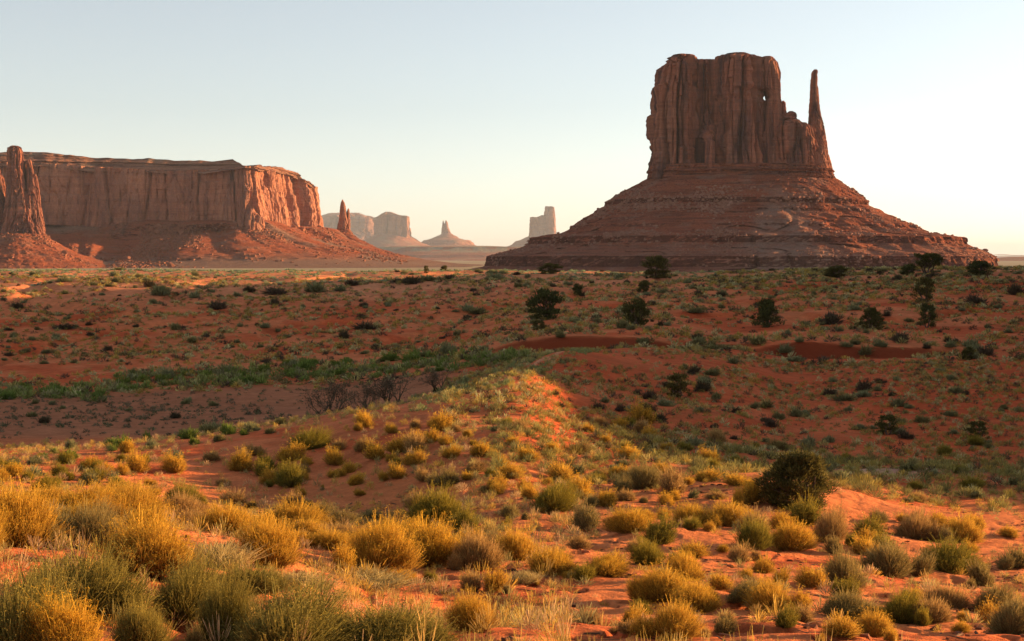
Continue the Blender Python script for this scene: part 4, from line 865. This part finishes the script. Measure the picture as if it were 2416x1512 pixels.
scatter(46, ((820, 1750), (1000, 1210)), ['gold', 'dry', 'green'], [.66, .16, .18], (30, 62), (0.5, 0.72))
scatter(40, ((1350, 2415), (1180, 1505)), ['gold', 'green', 'sage', 'dry'], [.5, .2, .15, .15], (34, 78), (0.5, 0.72))
scatter(20, ((100, 900), (1050, 1180)), ['gold', 'green', 'dry'], [.5, .3, .2], (28, 56), (0.5, 0.72))
# labels for every individual plant
COLOUR = {'gold': 'golden', 'green': 'green', 'olive': 'olive green', 'sage': 'grey green', 'dry': 'dry tan', 'pale': 'pale straw', 'mid': 'grey green', 'dark': 'dark', 'wash': 'bright green'}
NOUN = {'rabbitbrush': 'rabbitbrush', 'sand_sage': 'feathery shrub', 'sagebrush': 'sagebrush', 'dry_shrub': 'twiggy shrub', 'grass_clump': 'grass clump', 'blackbrush': 'shrub', 'willow_shrub': 'shrub'}
ORD = ['', 'second ', 'third ', 'fourth ', 'fifth ', 'sixth ', 'seventh ', 'eighth ', 'ninth ', 'tenth ']
FORELAND = [(200,1380,'the big olive shrub at the lower left'),(660,1500,'the largest olive shrub'),(640,1300,'the tall golden clump'),(960,1300,'the pair of golden mounds'),(1028,1215,'the green mound in the shaded hollow'),(681,1130,'the round green bush in the hollow'),
            (1300,1180,'the wide green bush on the sand'),(1880,1130,'the largest juniper'),(1610,1410,'the long golden clump on the sand'),(2090,1330,'the grey thicket at the lower right'),(1590,1460,'the golden bush at the bottom edge'),(1150,1080,'the orange knoll'),(2270,1255,'the golden bush by the trail'),(330,1090,'the green band in front of the wash'),(1450,1240,'the row of bushes')]
buckets = {}
for rec in PLANTS:
    o, px, py, w, h, kind, name, group = rec
    marks = FORELAND if py > 1050 else LAND
    dd = [(math.hypot(px - a, 1.6 * (py - b)), a, b, t) for a, b, t in marks]; dist, a, b, t = min(dd)
    if dist < 30: rel = 'close beside'
    elif abs(px - a) > 1.6 * abs(py - b): rel = 'left of' if px < a else 'right of'
    else: rel = 'beyond' if py < b else 'in front of'
    buckets.setdefault((COLOUR[kind], NOUN[name], rel, t), []).append((dist, rec))
for (col, noun, rel, t), lst in buckets.items():
    lst.sort(key=lambda e: e[0])
    for i, (dist, rec) in enumerate(lst):
        o, px, py, w, h, kind, name, group = rec
        od = ORD[i] if i < len(ORD) else None
        if len(lst) == 1: lab = f'{col} {noun} {rel} {t}'
        elif i == 0: lab = f'nearest {col} {noun} {rel} {t}'
        elif od is not None: lab = f'{od}{col} {noun} {rel} {t}'
        else: lab = f'{col} {noun} farther off {rel} {t}'
        tag(o, lab, 'grass' if noun == 'grass clump' else 'shrub', group)

# ------------------------------------------------------------------ low scrub and grass nobody could count
def scrub_cloud(name, label, n, region, size, hr, per, wid, cols, accept=None, seed=1, upright=False, by_world=False):
    r = np.random.default_rng(seed); P_, S_, K_ = [], [], []
    if by_world:
        u = r.uniform(side(region[0][0]), side(region[0][1]), n * 2); d = np.sqrt(r.uniform(region[1][0] ** 2, region[1][1] ** 2, n * 2)); x, y = u * d, d
    else:
        y = np.exp(r.uniform(math.log(region[1][0]), math.log(region[1][1]), n * 2)); x = r.uniform(side(region[0][0]), side(region[0][1]), n * 2) * y
    z = height(x, y); px, py = pixel(x, y, z)
    cl_ = fbm(x / 9, y / 9, 0, 3, seed + 5); keep = cl_ + r.uniform(-.5, .5, len(x)) > -0.05
    if accept is not None: keep &= accept(x, y, px, py)
    x, y, z = x[keep][:n], y[keep][:n], z[keep][:n]; m = len(x)
    sz = r.uniform(*size, m); hh = sz * r.uniform(*hr, m)
    if upright:
        b = np.stack([r.normal(size=(m, per)) * .22, r.normal(size=(m, per)) * .22, np.zeros((m, per))], -1); t = b + np.stack([.14 * r.normal(size=(m, per)), .14 * r.normal(size=(m, per)), r.uniform(.4, 1, (m, per))], -1)
    else:
        d = dome_dirs(r, m * per, 0.0).reshape(m, per, 3); t = d * np.array([.5, .5, .95]) * r.uniform(.75, 1.1, (m, per, 1)); b = t * r.uniform(.25, .7, (m, per, 1))
    sc = np.stack([sz, sz, hh], -1)[:, None, :]; o = np.stack([x, y, z - 0.02], -1)[:, None, :]
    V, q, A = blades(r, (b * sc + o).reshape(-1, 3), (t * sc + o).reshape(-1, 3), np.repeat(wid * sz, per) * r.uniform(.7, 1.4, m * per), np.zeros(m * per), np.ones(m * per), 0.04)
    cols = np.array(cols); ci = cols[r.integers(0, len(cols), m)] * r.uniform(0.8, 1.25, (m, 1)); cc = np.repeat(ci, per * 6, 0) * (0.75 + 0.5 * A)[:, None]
    return tag(link(name, make_mesh(name, V, [q], [M['scrub']], False, {'shade': cc})), label, kind='stuff')
SAGEC = [(0.30, 0.23, 0.065), (0.38, 0.31, 0.11), (0.18, 0.14, 0.055), (0.38, 0.26, 0.055), (0.40, 0.37, 0.17), (0.10, 0.07, 0.045)]
GOLDC = [(0.55, 0.36, 0.07), (0.46, 0.30, 0.09), (0.40, 0.33, 0.11), (0.50, 0.33, 0.16)]
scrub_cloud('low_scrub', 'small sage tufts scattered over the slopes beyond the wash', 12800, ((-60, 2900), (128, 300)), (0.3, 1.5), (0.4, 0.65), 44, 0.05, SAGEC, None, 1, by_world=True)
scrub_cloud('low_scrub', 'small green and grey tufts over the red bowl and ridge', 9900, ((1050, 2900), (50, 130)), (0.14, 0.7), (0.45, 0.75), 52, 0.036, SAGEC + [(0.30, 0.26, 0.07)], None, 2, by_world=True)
scrub_cloud('low_scrub', 'sparse dry tufts on the bare flat by the wash', 900, ((-60, 1000), (78, 130)), (0.2, 0.7), (0.4, 0.7), 34, 0.06, [(0.15, 0.12, 0.07), (0.18, 0.13, 0.08), (0.12, 0.12, 0.06)], None, 3, by_world=True)
scrub_cloud('low_scrub', 'pale green tufts on the flat between the sand and the red bowl', 800, ((1150, 2900), (44, 66)), (0.25, 0.8), (0.5, 0.75), 150, 0.018, [(0.30, 0.24, 0.06), (0.24, 0.22, 0.07), (0.17, 0.15, 0.055)], None, 10, by_world=True)
scrub_cloud('dry_grass', 'golden grass tufts over the sunlit ridge and hollow', 2000, ((-40, 1420), (30, 76)), (0.12, 0.5), (0.55, 0.9), 90, 0.02, GOLDC + [(0.25, 0.22, 0.08)], None, 4, by_world=True)
scrub_cloud('dry_grass', 'small golden tufts carpeting the sand between the foreground bushes', 1500, ((-60, 2480), (14, 56)), (0.12, 0.42), (0.5, 0.9), 70, 0.022, GOLDC + [(0.28, 0.24, 0.10)], None, 5, by_world=True)
scrub_cloud('dry_grass', 'fine straw growing thick along the near bank at left', 1300, ((-60, 1350), (11, 40)), (0.12, 0.4), (0.6, 1.2), 46, 0.018, GOLDC, None, 15)
scrub_cloud('green_grass', 'blue green grass along the rim of the terrace', 1500, ((-60, 1700), (285, 345)), (0.5, 1.6), (0.25, 0.5), 40, 0.08, [(0.24, 0.29, 0.15), (0.28, 0.30, 0.14), (0.20, 0.27, 0.16)], None, 6, by_world=True)
scrub_cloud('green_grass', 'grass and low growth along the green wash', 1000, ((-60, 1250), (118, 158)), (0.5, 1.4), (0.5, 0.8), 44, 0.07, [(0.15, 0.19, 0.045), (0.20, 0.22, 0.06), (0.22, 0.20, 0.09)], lambda x, y, px, py: np.abs(py - np.array([band(v) for v in px])) < 20, 7, by_world=True)
scrub_cloud('green_grass', 'blue green grass lining the ridge beside the path', 900, ((960, 1420), (62, 122)), (0.25, 0.7), (0.4, 0.7), 60, 0.04, [(0.20, 0.24, 0.09), (0.24, 0.25, 0.10), (0.30, 0.27, 0.08)],
            lambda x, y, px, py: (np.abs(py - (900 - 0.36 * (px - 1150))) < 26) & (np.abs(py - (892 - 0.5 * (px - 1195))) > 5), 11, by_world=True)
scrub_cloud('green_grass', 'tall pale green stalks along the bottom edge', 170, ((900, 2200), (9.4, 11.5)), (0.10, 0.22), (0.8, 1.7), 18, 0.025, [(0.50, 0.34, 0.07), (0.38, 0.28, 0.07), (0.5, 0.36, 0.12)], None, 8, True)
scrub_cloud('low_scrub', 'sage and grass crowding the right rim of the terrace', 2400, ((1650, 2900), (235, 310)), (0.6, 1.6), (0.4, 0.6), 46, 0.075, SAGEC + [(0.28, 0.27, 0.10)], None, 9, by_world=True)

def sand_litter(n, seed):
    """pebbles and snapped twigs lying on the near sand"""
    r = np.random.default_rng(seed); d = np.sqrt(r.uniform(9 ** 2, 44 ** 2, n)); x = r.uniform(side(-40), side(2460), n) * d; y = d
    keep = fbm(x / 3, y / 3, 0, 3, 95) > -0.1; x, y = x[keep], y[keep]; z = height(x, y); m = len(x)
    B = np.array([(-.5,-.4,-.3),(.5,-.45,-.3),(.45,.4,-.3),(-.4,.5,-.3),(-.3,-.25,.3),(.35,-.3,.25),(.25,.3,.32),(-.3,.3,.22)])
    Q = np.array([(0,1,5,4),(1,2,6,5),(2,3,7,6),(3,0,4,7),(4,5,6,7)])
    twig = r.random(m) < 0.35; sz = r.uniform(0.02, 0.07, m) * r.choice([.7, 1, 1.8], m); ax = np.where(twig[:, None], np.stack([r.uniform(.15, .5, m), sz * .3, sz * .3], 1), np.stack([sz * 1.3, sz, sz * .7], 1))
    V = B[None] * ax[:, None, :] * (1 + .3 * r.uniform(-1, 1, (m, 8, 3))); an = r.uniform(0, 6.28, m); ca, sa = np.cos(an)[:, None], np.sin(an)[:, None]
    V = np.stack([V[..., 0]*ca - V[..., 1]*sa, V[..., 0]*sa + V[..., 1]*ca, V[..., 2]], -1) + np.stack([x, y, z + 0.01], 1)[:, None, :]
    col = np.where(twig[:, None], np.array([[.17, .10, .06]]), np.array([[.26, .095, .045]])) * r.uniform(.6, 1.3, (m, 1))
    me = make_mesh('litter', V.reshape(-1, 3), [(Q[None] + 8 * np.arange(m)[:, None, None]).reshape(-1, 4)], [M['scrub']], False, {'shade': np.repeat(col, 8, 0)})
    tag(link('litter', me), 'pebbles and dead twigs scattered over the near sand', kind='stuff')
sand_litter(5200, 3)

# ------------------------------------------------------------------ haze
def haze():
    x0, x1, y0, y1, z0, z1 = -95000, 95000, -95000, 95000, -60, 900
    V = np.array([(x, y, z) for x in (x0, x1) for y in (y0, y1) for z in (z0, z1)], float)
    q = np.array([(0,1,3,2),(4,6,7,5),(0,4,5,1),(2,3,7,6),(0,2,6,4),(1,5,7,3)])
    m = bpy.data.materials.new('haze_air'); m.use_nodes = True; n, l = m.node_tree.nodes, m.node_tree.links
    n.remove(n['Principled BSDF']); v = n.new('ShaderNodeVolumePrincipled')
    v.inputs['Color'].default_value = (*HAZE_COLOR, 1); v.inputs['Density'].default_value = HAZE_DENSITY; v.inputs['Anisotropy'].default_value = 0.0
    l.new(v.outputs[0], n['Material Output'].inputs['Volume'])
    tag(link('haze', make_mesh('haze', V, [q], [m])), 'pale morning haze that fades the far buttes', kind='stuff')
haze()
